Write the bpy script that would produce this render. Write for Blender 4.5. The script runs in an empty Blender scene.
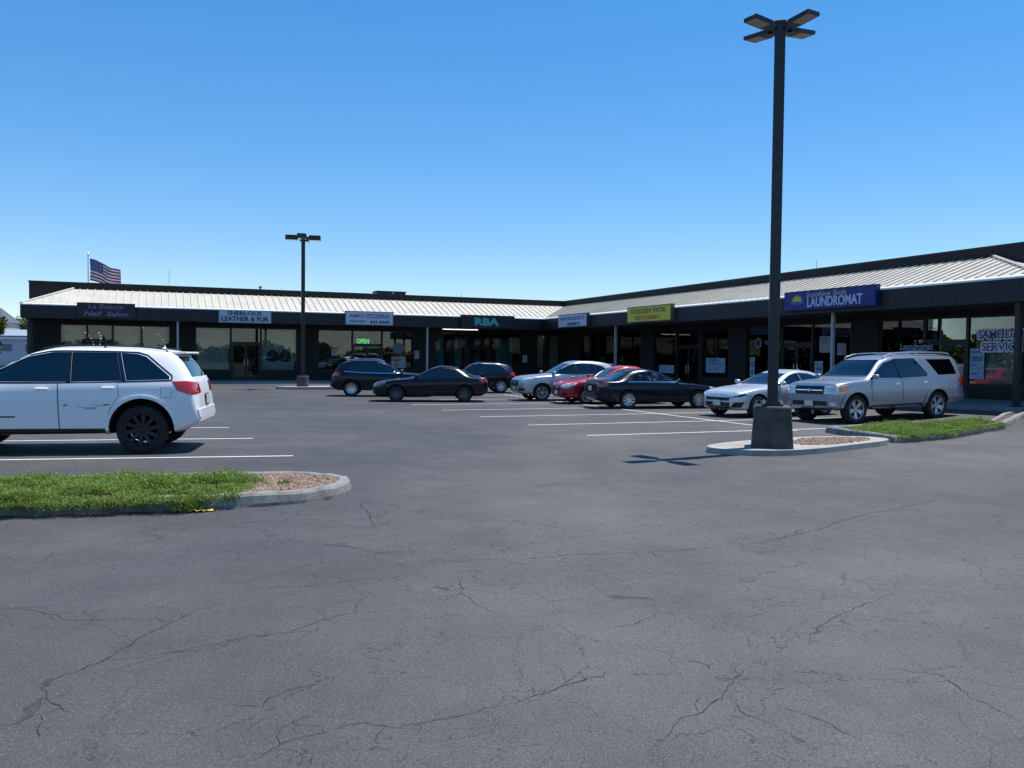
import bpy, bmesh, math, random
import numpy as np
from mathutils import Vector, Matrix
from mathutils.bvhtree import BVHTree
random.seed(7); RNG = np.random.default_rng(7)
scene = bpy.context.scene
COL = scene.collection
R = math.radians
PI = math.pi

# ------------------------------------------------------------------ materials
def new_mat(name):
    m = bpy.data.materials.new(name); m.use_nodes = True
    nt = m.node_tree
    b = nt.nodes.get('Principled BSDF')
    return m, nt, b
def N(nt, t, **kw):
    n = nt.nodes.new(t)
    for k, v in kw.items(): setattr(n, k, v)
    return n
def ramp(nt, fac, stops):
    r = N(nt, 'ShaderNodeValToRGB')
    els = r.color_ramp.elements
    while len(els) < len(stops): els.new(0.5)
    for e, (p, c) in zip(els, stops):
        e.position = p; e.color = (c[0], c[1], c[2], 1) if not isinstance(c, (int, float)) else (c, c, c, 1)
    nt.links.new(fac, r.inputs[0])
    return r.outputs[0]
def mixc(nt, fac, a, b, mode='MIX'):
    m = N(nt, 'ShaderNodeMix', data_type='RGBA', blend_type=mode)
    for i, v in ((0, fac), (6, a), (7, b)):
        if hasattr(v, 'is_linked') or hasattr(v, 'links'): nt.links.new(v, m.inputs[i])
        elif isinstance(v, (int, float)): m.inputs[i].default_value = v
        else: m.inputs[i].default_value = (v[0], v[1], v[2], 1)
    return m.outputs[2]
def mth(nt, op, a, b=None, clamp=False):
    m = N(nt, 'ShaderNodeMath', operation=op); m.use_clamp = clamp
    for i, v in ((0, a), (1, b)):
        if v is None: continue
        if isinstance(v, (int, float)): m.inputs[i].default_value = v
        else: nt.links.new(v, m.inputs[i])
    return m.outputs[0]
def noise(nt, vec, scale, detail=4, rough=.55, dim='3D'):
    n = N(nt, 'ShaderNodeTexNoise'); n.inputs['Scale'].default_value = scale
    n.inputs['Detail'].default_value = detail; n.inputs['Roughness'].default_value = rough
    if vec is not None: nt.links.new(vec, n.inputs['Vector'])
    return n
def bump(nt, b, h, strength=.3, dist=.01):
    n = N(nt, 'ShaderNodeBump'); n.inputs['Strength'].default_value = strength; n.inputs['Distance'].default_value = dist
    nt.links.new(h, n.inputs['Height']); nt.links.new(n.outputs[0], b.inputs['Normal'])
def plain(name, c, rough=.6, metal=0., var=.12, scale=6., coat=0., spec=.5, bmp=0., bscale=40., emit=0.):
    """a surface with slight mottling in colour and roughness"""
    m, nt, b = new_mat(name)
    tc = N(nt, 'ShaderNodeTexCoord').outputs['Object']
    n = noise(nt, tc, scale, 5, .6)
    lo = tuple(max(0, x * (1 - var)) for x in c); hi = tuple(x * (1 + var) for x in c)
    nt.links.new(ramp(nt, n.outputs[0], [(.3, lo), (.7, hi)]), b.inputs['Base Color'])
    b.inputs['Roughness'].default_value = rough; b.inputs['Metallic'].default_value = metal
    b.inputs['Coat Weight'].default_value = coat; b.inputs['Coat Roughness'].default_value = .04
    b.inputs['Specular IOR Level'].default_value = spec
    if bmp: bump(nt, b, noise(nt, tc, bscale, 4).outputs[0], bmp, .01)
    if emit:
        b.inputs['Emission Color'].default_value = (*c, 1); b.inputs['Emission Strength'].default_value = emit
    return m
def paint(name, c, metal=.0, rough=.3, flake=0.):
    """car paint: base + clear coat, a little road dust low down"""
    m, nt, b = new_mat(name)
    tcn = N(nt, 'ShaderNodeTexCoord'); tc = tcn.outputs['Object']
    sep = N(nt, 'ShaderNodeSeparateXYZ'); nt.links.new(tc, sep.inputs[0])
    n = noise(nt, tc, 3.5, 5, .65)
    low = mth(nt, 'MULTIPLY', mth(nt, 'SUBTRACT', 1.0, mth(nt, 'MULTIPLY', sep.outputs[2], 1.5), True), .10)
    dust = mth(nt, 'MULTIPLY', low, n.outputs[0], True)
    col = mixc(nt, dust, c, (.20, .185, .165))
    nt.links.new(col, b.inputs['Base Color'])
    b.inputs['Metallic'].default_value = metal
    nt.links.new(mth(nt, 'ADD', rough, mth(nt, 'MULTIPLY', dust, .4)), b.inputs['Roughness'])
    dk_ = max(c) < .03; b.inputs['Coat Weight'].default_value = .3 if dk_ else .45; b.inputs['Coat Roughness'].default_value = .03; b.inputs['Specular IOR Level'].default_value = .18 if dk_ else .35
    return m
def glass(name, tint, ior=1.5, gl=(1, 1, 1), rough=.0):
    m = bpy.data.materials.new(name); m.use_nodes = True
    nt = m.node_tree; nt.nodes.clear()
    out = N(nt, 'ShaderNodeOutputMaterial'); mix = N(nt, 'ShaderNodeMixShader')
    tr = N(nt, 'ShaderNodeBsdfTransparent'); tr.inputs[0].default_value = (*tint, 1)
    g = N(nt, 'ShaderNodeBsdfGlossy'); g.inputs['Color'].default_value = (*gl, 1); g.inputs['Roughness'].default_value = rough
    fr = N(nt, 'ShaderNodeFresnel'); fr.inputs['IOR'].default_value = ior
    nt.links.new(fr.outputs[0], mix.inputs[0]); nt.links.new(tr.outputs[0], mix.inputs[1]); nt.links.new(g.outputs[0], mix.inputs[2])
    nt.links.new(mix.outputs[0], out.inputs[0])
    return m

def asphalt_mat():
    m, nt, b = new_mat('asphalt')
    tc = N(nt, 'ShaderNodeTexCoord').outputs['Object']
    big = noise(nt, tc, .16, 4, .55).outputs[0]
    mid = noise(nt, tc, 1.1, 6, .65).outputs[0]
    fine = noise(nt, tc, 110, 3, .75).outputs[0]
    vor = N(nt, 'ShaderNodeTexVoronoi'); vor.inputs['Scale'].default_value = 95; nt.links.new(tc, vor.inputs['Vector'])
    col = ramp(nt, big, [(.3, (.066, .064, .066)), (.5, (.090, .087, .084)), (.7, (.128, .121, .107))])
    col = mixc(nt, .7, col, ramp(nt, mid, [(.25, .34), (.5, .5), (.75, .64)]), 'OVERLAY')
    col = mixc(nt, .75, col, ramp(nt, fine, [(.28, .08), (.5, .48), (.72, .92)]), 'OVERLAY')
    col = mixc(nt, .22, col, ramp(nt, noise(nt, tc, 42, 2, .6).outputs[0], [(.3, .22), (.5, .5), (.7, .78)]), 'OVERLAY')
    # the lane on the left has a newer, darker coat; its edge wanders
    sx_ = N(nt, 'ShaderNodeSeparateXYZ'); nt.links.new(tc, sx_.inputs[0])
    edge = mth(nt, 'ADD', mth(nt, 'ADD', sx_.outputs[0], mth(nt, 'MULTIPLY', sx_.outputs[1], -.12)), mth(nt, 'MULTIPLY', mth(nt, 'SUBTRACT', noise(nt, tc, .5, 4, .6).outputs[0], .5), 5.))
    lane = N(nt, 'ShaderNodeMapRange'); lane.inputs[1].default_value = -3.4; lane.inputs[2].default_value = -1.0; nt.links.new(edge, lane.inputs[0])
    col = mixc(nt, lane.outputs[0], mixc(nt, 1., col, (.76, .77, .82), 'MULTIPLY'), col)
    # pale aggregate stones
    st = N(nt, 'ShaderNodeSeparateColor'); nt.links.new(vor.outputs['Color'], st.inputs[0])
    stone = mth(nt, 'MULTIPLY', mth(nt, 'GREATER_THAN', st.outputs[0], .86), mth(nt, 'LESS_THAN', vor.outputs['Distance'], .42))
    col = mixc(nt, mth(nt, 'MULTIPLY', stone, .32), col, (.24, .23, .22))
    dark = mth(nt, 'MULTIPLY', mth(nt, 'LESS_THAN', st.outputs[1], .2), mth(nt, 'LESS_THAN', vor.outputs['Distance'], .5))
    col = mixc(nt, mth(nt, 'MULTIPLY', dark, .5), col, (.03, .03, .034))
    # hairline crack webs
    for sc, wd, lo, hi, st_, amp, wsc, msc in ((.42, .0030, .38, .48, .9, 1.1, 1.7, .33), (1.5, .0065, .38, .47, .95, .42, 2.3, .17), (3.6, .012, .41, .50, .9, .2, 4.5, .23), (9., .028, .53, .61, .7, .1, 9., .3)):
        warp = noise(nt, tc, wsc, 5, .7)
        wv = N(nt, 'ShaderNodeVectorMath', operation='MULTIPLY_ADD'); nt.links.new(warp.outputs['Color'], wv.inputs[0])
        wv.inputs[1].default_value = (amp, amp, 0); nt.links.new(tc, wv.inputs[2])
        v = N(nt, 'ShaderNodeTexVoronoi', feature='DISTANCE_TO_EDGE'); v.inputs['Scale'].default_value = sc
        nt.links.new(wv.outputs[0], v.inputs['Vector'])
        line = mth(nt, 'SUBTRACT', 1.0, mth(nt, 'DIVIDE', v.outputs['Distance'], wd), True)
        msk = N(nt, 'ShaderNodeMapRange'); msk.inputs[1].default_value = lo; msk.inputs[2].default_value = hi
        mo = N(nt, 'ShaderNodeVectorMath', operation='ADD'); nt.links.new(tc, mo.inputs[0]); mo.inputs[1].default_value = (sc * 7.3, sc * 3.1, 0)
        nt.links.new(noise(nt, mo.outputs[0], msc, 3, .6).outputs[0], msk.inputs[0])
        brk = mth(nt, 'GREATER_THAN', noise(nt, tc, sc * 3, 2, .5).outputs[0], .42)
        f = mth(nt, 'MULTIPLY', mth(nt, 'MULTIPLY', mth(nt, 'MULTIPLY', line, msk.outputs[0]), brk), st_)
        col = mixc(nt, f, col, (.026, .025, .027))
    # oil drips
    oil = N(nt, 'ShaderNodeMapRange'); oil.inputs[1].default_value = .60; oil.inputs[2].default_value = .74
    nt.links.new(noise(nt, tc, .75, 4, .6).outputs[0], oil.inputs[0])
    col = mixc(nt, mth(nt, 'MULTIPLY', oil.outputs[0], .4), col, (.045, .044, .047))
    nt.links.new(col, b.inputs['Base Color'])
    b.inputs['Roughness'].default_value = .82; b.inputs['Specular IOR Level'].default_value = .35
    h = mth(nt, 'ADD', mth(nt, 'MULTIPLY', fine, .6), mth(nt, 'MULTIPLY', vor.outputs['Distance'], -.5))
    bump(nt, b, h, .55, .006)
    return m
def worn_paint():
    m, nt, b = new_mat('line_paint')
    tc = N(nt, 'ShaderNodeTexCoord').outputs['Object']
    w = N(nt, 'ShaderNodeMapRange'); w.inputs[1].default_value = .52; w.inputs[2].default_value = .72
    nt.links.new(noise(nt, tc, 9, 6, .75).outputs[0], w.inputs[0])
    nt.links.new(mixc(nt, mth(nt, 'MULTIPLY', w.outputs[0], .75), (.62, .62, .6), (.14, .14, .145)), b.inputs['Base Color'])
    b.inputs['Roughness'].default_value = .7
    return m
def concrete_mat(name, c, stain=.5, scale=1.0):
    m, nt, b = new_mat(name)
    tc = N(nt, 'ShaderNodeTexCoord').outputs['Object']
    a = noise(nt, tc, 2.2 * scale, 6, .68).outputs[0]; f = noise(nt, tc, 60, 3, .7).outputs[0]
    col = ramp(nt, a, [(.28, tuple(x * (1 - stain) for x in c)), (.55, c), (.8, tuple(x * 1.15 for x in c))])
    col = mixc(nt, .6, col, ramp(nt, f, [(.3, .3), (.7, .7)]), 'OVERLAY')
    nt.links.new(col, b.inputs['Base Color']); b.inputs['Roughness'].default_value = .85
    bump(nt, b, f, .4, .006)
    return m
def ribbed_mat(name, c, period, rough=.5, metal=0., axis=0):
    """vertical boards: narrow grooves along one axis"""
    m, nt, b = new_mat(name)
    tc = N(nt, 'ShaderNodeTexCoord').outputs['Object']
    sep = N(nt, 'ShaderNodeSeparateXYZ'); nt.links.new(tc, sep.inputs[0])
    s = mth(nt, 'ADD', sep.outputs[0], sep.outputs[1])
    fr = mth(nt, 'FRACT', mth(nt, 'DIVIDE', s, period))
    g = mth(nt, 'LESS_THAN', fr, .12)
    n = noise(nt, tc, 3, 5, .6).outputs[0]
    base = ramp(nt, n, [(.3, tuple(x * .8 for x in c)), (.7, tuple(x * 1.2 for x in c))])
    nt.links.new(mixc(nt, mth(nt, 'MULTIPLY', g, .55), base, (.004, .004, .005)), b.inputs['Base Color'])
    b.inputs['Roughness'].default_value = rough; b.inputs['Metallic'].default_value = metal
    bump(nt, b, mth(nt, 'SUBTRACT', 1., g), .5, .02)
    return m
def leaf_mat(name, cols, rough=.6):
    m, nt, b = new_mat(name)
    geo = N(nt, 'ShaderNodeNewGeometry')
    n = noise(nt, N(nt, 'ShaderNodeTexCoord').outputs['Object'], 1.6, 3).outputs[0]
    f = mth(nt, 'ADD', mth(nt, 'MULTIPLY', geo.outputs['Random Per Island'], .6), mth(nt, 'MULTIPLY', n, .4))
    k = len(cols)
    nt.links.new(ramp(nt, f, [(.2 + .6 * i / (k - 1), c) for i, c in enumerate(cols)]), b.inputs['Base Color'])
    b.inputs['Roughness'].default_value = rough; b.inputs['Specular IOR Level'].default_value = .25
    tr = N(nt, 'ShaderNodeBsdfTranslucent'); mx = N(nt, 'ShaderNodeMixShader'); mx.inputs[0].default_value = .38
    col_ = b.inputs['Base Color'].links[0].from_socket; nt.links.new(col_, tr.inputs[0])
    out = nt.nodes['Material Output']; nt.links.new(b.outputs[0], mx.inputs[1]); nt.links.new(tr.outputs[0], mx.inputs[2]); nt.links.new(mx.outputs[0], out.inputs[0])
    return m
def roof_mat():
    m, nt, b = new_mat('cream_metal_roof')
    tc = N(nt, 'ShaderNodeTexCoord').outputs['Object']
    n = noise(nt, tc, 1.2, 6, .6).outputs[0]; s = noise(nt, tc, 9, 4, .7).outputs[0]
    col = ramp(nt, n, [(.3, (.50, .465, .385)), (.7, (.58, .545, .46))])
    col = mixc(nt, .35, col, ramp(nt, s, [(.3, .36), (.65, .55)]), 'OVERLAY')
    nt.links.new(col, b.inputs['Base Color']); b.inputs['Roughness'].default_value = .5
    return m

M = {}
M['asphalt'] = asphalt_mat(); M['line'] = worn_paint()
M['crack'] = plain('crack_black', (.022, .021, .023), .95, var=.3)
M['kerb'] = concrete_mat('kerb_concrete', (.25, .24, .22), .6, 1.6)
M['slab'] = concrete_mat('slab_concrete', (.36, .335, .30), .3)
M['pedestal'] = concrete_mat('pedestal_concrete', (.088, .077, .066), .65, 1.5)
M['walk'] = concrete_mat('walk_concrete', (.26, .25, .235), .3)
M['soil'] = concrete_mat('soil', (.09, .07, .05), .5, 3)
M['bronze'] = plain('dark_bronze_metal', (.012, .0115, .012), .45, .0)
M['pole'] = plain('dark_pole_paint', (.016, .015, .016), .42, .0, .2)
M['fascia'] = ribbed_mat('dark_fascia_boards', (.011, .010, .011), .30, .55)
M['wallb'] = ribbed_mat('dark_brown_wall_boards', (.015, .013, .012), .20, .75)
M['soffit'] = plain('soffit_brown', (.018, .016, .014), .8)
M['roof'] = roof_mat()
M['drip'] = plain('white_drip_edge', (.72, .72, .70), .4)
M['flatroof'] = plain('flat_roof', (.25, .25, .25), .9)
M['frame'] = plain('dark_window_frame', (.014, .013, .013), .35, .3)
M['shopglass'] = glass('shop_glass', (.84, .88, .87), 1.52)
M['inwall'] = plain('shop_interior_wall', (.13, .12, .105), .85, var=.5, scale=1.2)
M['infloor'] = plain('shop_interior_floor', (.05, .048, .045), .6, var=.3, scale=2)
M['inceil'] = plain('shop_interior_ceiling', (.10, .10, .095), .9)
M['white'] = plain('white_paint', (.75, .75, .74), .5)
M['postw'] = plain('pale_grey_post', (.36, .37, .39), .45)
M['chrome'] = plain('bright_metal', (.8, .8, .82), .15, 1., .05)
M['alloy'] = plain('alloy_silver', (.62, .63, .65), .28, .9, .06)
M['tyre'] = plain('tyre_rubber', (.014, .014, .014), .85, var=.25, bmp=.2)
M['blackpl'] = plain('black_plastic', (.014, .014, .015), .55)
M['gloss_black'] = plain('gloss_black', (.006, .006, .007), .12, coat=.6)
M['wellblack'] = plain('wheel_well_black', (.006, .006, .006), .95)
M['cabin'] = plain('cabin_trim', (.05, .048, .045), .85)
M['seatcloth'] = plain('seat_cloth', (.09, .085, .08), .9)
M['seattan'] = plain('seat_tan', (.26, .22, .17), .8)
M['tint'] = glass('privacy_glass', (.035, .04, .055), 1.85)
M['midtint'] = glass('side_glass', (.20, .23, .26), 1.85)
M['clear'] = glass('clear_car_glass', (.42, .48, .50), 1.85); M['open'] = glass('untinted_car_glass', (.72, .78, .78), 1.5)
M['lens'] = plain('clear_lamp_lens', (.62, .65, .62), .08, .0, .35, 14., coat=1.)
M['amber'] = plain('amber_lens', (.75, .22, .05), .15, coat=1.)
M['red_lens'] = plain('red_lens', (.42, .012, .014), .12, coat=1.)
M['plate'] = plain('licence_plate', (.62, .62, .55), .45)
M['grille'] = plain('dark_grille', (.012, .012, .014), .4, .3)

# ------------------------------------------------------------------ mesh helpers
class MB:
    def __init__(s): s.v = []; s.f = []; s.mi = []; s.m = 0; s.sm = []; s.smooth = False
    def add(s, vs, fs, tf=None):
        o = len(s.v)
        for p in vs:
            p = Vector(p); s.v.append(tuple(tf @ p) if tf is not None else tuple(p))
        for f in fs:
            s.f.append(tuple(o + i for i in f)); s.mi.append(s.m); s.sm.append(s.smooth)
    def box(s, c, d, rz=0., tf=None, bev=0.):
        x, y, z = (k / 2 for k in d)
        T = Matrix.Translation(c) @ Matrix.Rotation(rz, 4, 'Z')
        if tf is not None: T = tf @ T
        if bev:
            b = min(bev, x * .9, y * .9, z * .9); vs = []; bm = bmesh.new()
            bmesh.ops.create_cube(bm, size=1, matrix=Matrix.Diagonal((2 * x, 2 * y, 2 * z, 1)))
            bmesh.ops.bevel(bm, geom=bm.edges[:], offset=b, segments=2, affect='EDGES', profile=.5)
            bm.verts.index_update()
            s.add([v.co for v in bm.verts], [[v.index for v in f.verts] for f in bm.faces], T); bm.free(); return
        vs = [(a, b, c_) for a in (-x, x) for b in (-y, y) for c_ in (-z, z)]
        s.add(vs, [(0, 1, 3, 2), (4, 6, 7, 5), (0, 4, 5, 1), (2, 3, 7, 6), (0, 2, 6, 4), (1, 5, 7, 3)], T)
    def b2(s, lo, hi, tf=None, bev=0.):
        s.box([(a + b) / 2 for a, b in zip(lo, hi)], [abs(b - a) for a, b in zip(lo, hi)], 0, tf, bev)
    def prism(s, poly, z0, z1, tf=None):
        n = len(poly); vs = [(p[0], p[1], z0) for p in poly] + [(p[0], p[1], z1) for p in poly]
        a = sum(poly[i][0] * poly[(i + 1) % n][1] - poly[(i + 1) % n][0] * poly[i][1] for i in range(n))
        if a < 0: vs = [(p[0], p[1], z0) for p in poly[::-1]] + [(p[0], p[1], z1) for p in poly[::-1]]
        s.add(vs, [tuple(range(n))[::-1], tuple(range(n, 2 * n))] + [(i, (i + 1) % n, n + (i + 1) % n, n + i) for i in range(n)], tf)
    def tube(s, pts, r, n=8, tf=None, cap=True):
        pts = [Vector(p) for p in pts]; rs = r if isinstance(r, (list, tuple)) else [r] * len(pts)
        vs = []; fs = []
        for i, p in enumerate(pts):
            d = (pts[min(i + 1, len(pts) - 1)] - pts[max(i - 1, 0)]).normalized()
            a = d.orthogonal().normalized() if i == 0 else (a - d * a.dot(d)).normalized()
            b = d.cross(a)
            for k in range(n):
                t = 2 * PI * k / n; vs.append(p + (a * math.cos(t) + b * math.sin(t)) * rs[i])
        for i in range(len(pts) - 1):
            for k in range(n): fs.append((i * n + k, i * n + (k + 1) % n, (i + 1) * n + (k + 1) % n, (i + 1) * n + k))
        if cap: fs += [tuple(range(n))[::-1], tuple(range((len(pts) - 1) * n, len(pts) * n))]
        s.add(vs, fs, tf)
    def lathe(s, prof, n=24, tf=None):
        """profile of (radius, height along Z); closed at the axis when radius is 0"""
        vs = []; fs = []
        for r, z in prof:
            for k in range(n): vs.append((r * math.cos(2 * PI * k / n), r * math.sin(2 * PI * k / n), z))
        for i in range(len(prof) - 1):
            for k in range(n): fs.append((i * n + k, i * n + (k + 1) % n, (i + 1) * n + (k + 1) % n, (i + 1) * n + k))
        s.add(vs, fs, tf)
    def build(s, name, mats, parent=None, loc=None, recalc=False):
        me = bpy.data.meshes.new(name); me.from_pydata(s.v, [], s.f); me.update()
        if not isinstance(mats, (list, tuple)): mats = [mats]
        for m in mats: me.materials.append(m)
        me.polygons.foreach_set('material_index', s.mi); me.polygons.foreach_set('use_smooth', s.sm)
        if recalc:
            bm = bmesh.new(); bm.from_mesh(me); bmesh.ops.recalc_face_normals(bm, faces=bm.faces); bm.to_mesh(me); bm.free()
        o = bpy.data.objects.new(name, me); COL.objects.link(o)
        if parent: o.parent = parent
        if loc: o.location = loc
        return o
def tag(o, label=None, cat=None, group=None, kind=None):
    if label: o['label'] = label
    if cat: o['category'] = cat
    if group: o['group'] = group
    if kind: o['kind'] = kind
    return o
def empty(name, loc, rz=0, label=None, cat=None, group=None):
    o = bpy.data.objects.new(name, None); COL.objects.link(o); o.location = loc; o.rotation_euler = (0, 0, rz)
    o.empty_display_size = .3
    return tag(o, label, cat, group)
def struct(o): o['kind'] = 'structure'; return o
def smooth(t): t = max(0., min(1., t)); return t * t * (3 - 2 * t)
def gz(x, y):
    """the lot climbs gently towards the shops on the right"""
    return .30 * smooth((x - 9) / 8) * smooth((y - 16) / 8)
_font_cache = {}
def text_mesh(txt, size, mat, parent, loc, name='lettering', bold=.0, sx=1., depth=.012, width=None, shear=0.):
    """standing letters facing local -Y, centred on loc; width fixes the whole line's width"""
    cu = bpy.data.curves.new('t', 'FONT'); cu.body = txt; cu.size = size; cu.align_x = 'CENTER'; cu.align_y = 'CENTER'
    cu.extrude = depth; cu.offset = bold; cu.resolution_u = 3; cu.shear = shear
    ob = bpy.data.objects.new('t', cu); COL.objects.link(ob)
    dg = bpy.context.evaluated_depsgraph_get()
    me = bpy.data.meshes.new_from_object(ob.evaluated_get(dg)); bpy.data.objects.remove(ob)
    xs = [v.co.x for v in me.vertices]; ys = [v.co.y for v in me.vertices]
    if width: sx = width / (max(xs) - min(xs))
    cx, cy = (max(xs) + min(xs)) / 2, (max(ys) + min(ys)) / 2
    for v in me.vertices: v.co = Vector(((v.co.x - cx) * sx, -v.co.z, v.co.y - cy))
    me.materials.clear(); me.materials.append(mat)
    o = bpy.data.objects.new(name, me); COL.objects.link(o); o.parent = parent; o.location = loc
    return o

# ------------------------------------------------------------------ camera, sky, sun
F = 845.4; PITCH = .0324; ROLL = .0104
cam = bpy.data.objects.new('camera', bpy.data.cameras.new('camera')); COL.objects.link(cam); scene.camera = cam
cam.data.sensor_width = 36; cam.data.lens = 36 * F / 1024; cam.data.clip_end = 3000; cam.data.clip_start = .1
fw = Vector((0, math.cos(PITCH), -math.sin(PITCH))); up = Vector((0, math.sin(PITCH), math.cos(PITCH))); rt = Vector((1, 0, 0))
rt2 = rt * math.cos(ROLL) + up * math.sin(ROLL); up2 = -rt * math.sin(ROLL) + up * math.cos(ROLL)
mw = Matrix((rt2, up2, -fw)).transposed().to_4x4(); mw.translation = (0, 0, 1.7); cam.matrix_world = mw

SUN_EL = 71.; SUN_AZ = 58.                     # azimuth measured from +Y (into the scene) towards +X
w = bpy.data.worlds.new('World'); scene.world = w; w.use_nodes = True
nt = w.node_tree; bg = nt.nodes['Background']; sky = nt.nodes.new('ShaderNodeTexSky'); sky.sky_type = 'NISHITA'
sky.sun_disc = False; sky.sun_elevation = R(SUN_EL); sky.sun_rotation = R(SUN_AZ); sky.altitude = 800
sky.air_density = 1.0; sky.dust_density = 0.; sky.ozone_density = 6
hs_ = nt.nodes.new('ShaderNodeHueSaturation'); hs_.inputs['Saturation'].default_value = 1.16; hs_.inputs['Hue'].default_value = .502; hs_.inputs['Value'].default_value = 1.
gm_ = nt.nodes.new('ShaderNodeGamma'); gm_.inputs[1].default_value = .70            # evens out the step from zenith to horizon
h2_ = nt.nodes.new('ShaderNodeHueSaturation'); h2_.inputs['Saturation'].default_value = 1.22; h2_.inputs['Hue'].default_value = .503; h2_.inputs['Value'].default_value = 1.42
nt.links.new(sky.outputs[0], hs_.inputs['Color']); nt.links.new(hs_.outputs[0], gm_.inputs[0]); nt.links.new(gm_.outputs[0], h2_.inputs['Color']); nt.links.new(h2_.outputs[0], bg.inputs[0]); bg.inputs[1].default_value = .15
sl = bpy.data.lights.new('sun', 'SUN'); sl.energy = 4.6; sl.angle = R(.53); sl.color = (1, .955, .90)
so = bpy.data.objects.new('sun', sl); COL.objects.link(so)
sd = Vector((math.sin(R(SUN_AZ)) * math.cos(R(SUN_EL)), math.cos(R(SUN_AZ)) * math.cos(R(SUN_EL)), math.sin(R(SUN_EL))))
so.rotation_euler = sd.to_track_quat('Z', 'Y').to_euler()
vs = scene.view_settings; vs.view_transform = 'Standard'; vs.look = 'None'; vs.gamma = 1; vs.use_curve_mapping = False; vs.exposure = .35
scene.cycles.max_bounces = 8; scene.cycles.transparent_max_bounces = 16; scene.cycles.caustics_reflective = False; scene.cycles.caustics_refractive = False
scene.cycles.use_denoising = True; scene.cycles.filter_width = 1.45; scene.cycles.denoising_prefilter = 'ACCURATE'
# ------------------------------------------------------------------ ground
def ground():
    xs = np.unique(np.concatenate([[-1500, -700, -300, -120, -60], np.arange(-40, 41, 1.0), [60, 120, 300, 700, 1500]]))
    ys = np.unique(np.concatenate([[-300, -100, -40, -15], np.arange(-6, 61, 1.0), [80, 120, 300, 700, 1800]]))
    mb = MB(); mb.smooth = True
    vs = [(x, y, gz(x, y)) for y in ys for x in xs]; n = len(xs)
    mb.add(vs, [(j * n + i, j * n + i + 1, (j + 1) * n + i + 1, (j + 1) * n + i) for j in range(len(ys) - 1) for i in range(n - 1)])
    return struct(mb.build('asphalt_ground', M['asphalt']))
ground()
C = Vector((2.0087, 55.287)); YAW = .3931
U = Vector((math.sin(YAW), -math.cos(YAW))); V = Vector((-math.cos(YAW), -math.sin(YAW)))
def uvp(a, b): return C + U * a + V * b
def stripe(p, q, wd=.10, lift=.004):
    """one painted line lying on the lot"""
    p = Vector(p); q = Vector(q); d = (q - p); L = d.length; d /= L; nrm = Vector((-d.y, d.x)) * wd / 2
    k = max(2, int(L / .6)); mb = MB(); vs = []
    for i in range(k + 1):
        c = p + d * L * i / k
        for s in (-1, 1):
            e = c + nrm * s; vs.append((e.x, e.y, gz(e.x, e.y) + lift + .003 * gz(e.x, e.y)))
    mb.add(vs, [(2 * i, 2 * i + 2, 2 * i + 3, 2 * i + 1) for i in range(k)])
    return struct(mb.build('parking_line', M['line']))
for a in (34.0, 31.1, 28.1, 25.1, 22.1, 19.1, 16.1):
    stripe(uvp(a, 14.5 + .05 * (34 - a)), uvp(a, 9.05)); stripe(uvp(a, 8.95), uvp(a, 3.6))
stripe(uvp(15.5, 9.0), uvp(34.3, 9.0))
for (x0, y0, x1, y1) in ((-16, 11.48, -3.65, 14.1), (-16, 14.55, -5.2, 16.96), (-18, 17.0, -6.5, 19.4), (-20, 19.6, -8.0, 22.2), (-21, 22.4, -9.2, 24.9)):
    stripe((x0, y0), (x1, y1))
for b in (9.5, 12.5): stripe(uvp(2.6, b - 3.2), uvp(7.4, b - 3.2), .1)
# cracks that open in the near asphalt
CR = [[(-2.28,3.74),(-2.24,3.9),(-2.28,4.11),(-2.36,4.23),(-2.34,4.4),(-2.24,4.58),(-2.19,5.09),(-2.13,5.29),(-1.98,5.73)],[(-2.24,4.58),(-1.93,4.75),(-1.63,4.88)],[(-1.92,4.73),(-1.57,5.06),(-1.35,5.14),(-1.21,5.37),(-1.05,5.53),(-1.06,5.94)],[(-1.38,4.03),(-1.18,4.02),(-1.17,4.12),(-0.98,4.33)],[(-1.09,3.44),(-1.01,3.58),(-0.92,3.69),(-0.73,3.83),(-0.5,3.81),(-0.28,3.94),(0.02,4.1)],[(-1.75,7.6),(-1.47,7.47),(-1.09,7.18),(-0.78,7.27)],[(-0.39,6.52),(-0.34,6.03),(-0.2,5.67),(-0.05,5.49)],[(-3.42,5.62),(-2.76,5.32),(-2.26,5.33),(-2.13,5.29)],[(-1.94,6.04),(-1.53,6.12),(-1.13,6.34),(-0.66,6.51)],[(-1.27,8.18),(-1.45,8.67),(-1.77,9.87)],[(-2.28,4.11),(-2.12,3.99),(-2.07,3.94)],[(-2.18,3.91),(-2.06,3.65)],[(0.68,3.71),(0.79,3.9),(1.0,4.1),(1.1,4.16),(1.16,4.32),(1.27,4.5),(1.26,4.68)],[(1.1,4.16),(1.14,3.99),(1.25,3.85)],[(1.33,4.05),(1.45,3.99),(1.51,3.89),(1.58,3.73)],[(2.75,6.08),(2.39,5.76),(2.09,5.48),(1.88,5.13),(1.77,4.99)],[(2.07,4.63),(2.32,4.53),(2.34,4.32),(2.36,4.16),(2.42,3.94)],[(0.02,4.1),(0.17,4.23),(0.56,4.55)],[(0.59,5.23),(0.78,5.33),(0.96,5.55)],[(1.91,7.57),(2.34,7.79),(3.06,8.4),(3.86,9.24),(5.74,10.7)],[(0.02,7.02),(0.53,7.22),(1.24,7.34),(1.91,7.57)],[(1.44,5.11),(1.42,4.93)],[(0.99,4.72),(1.1,4.57)]]
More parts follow.
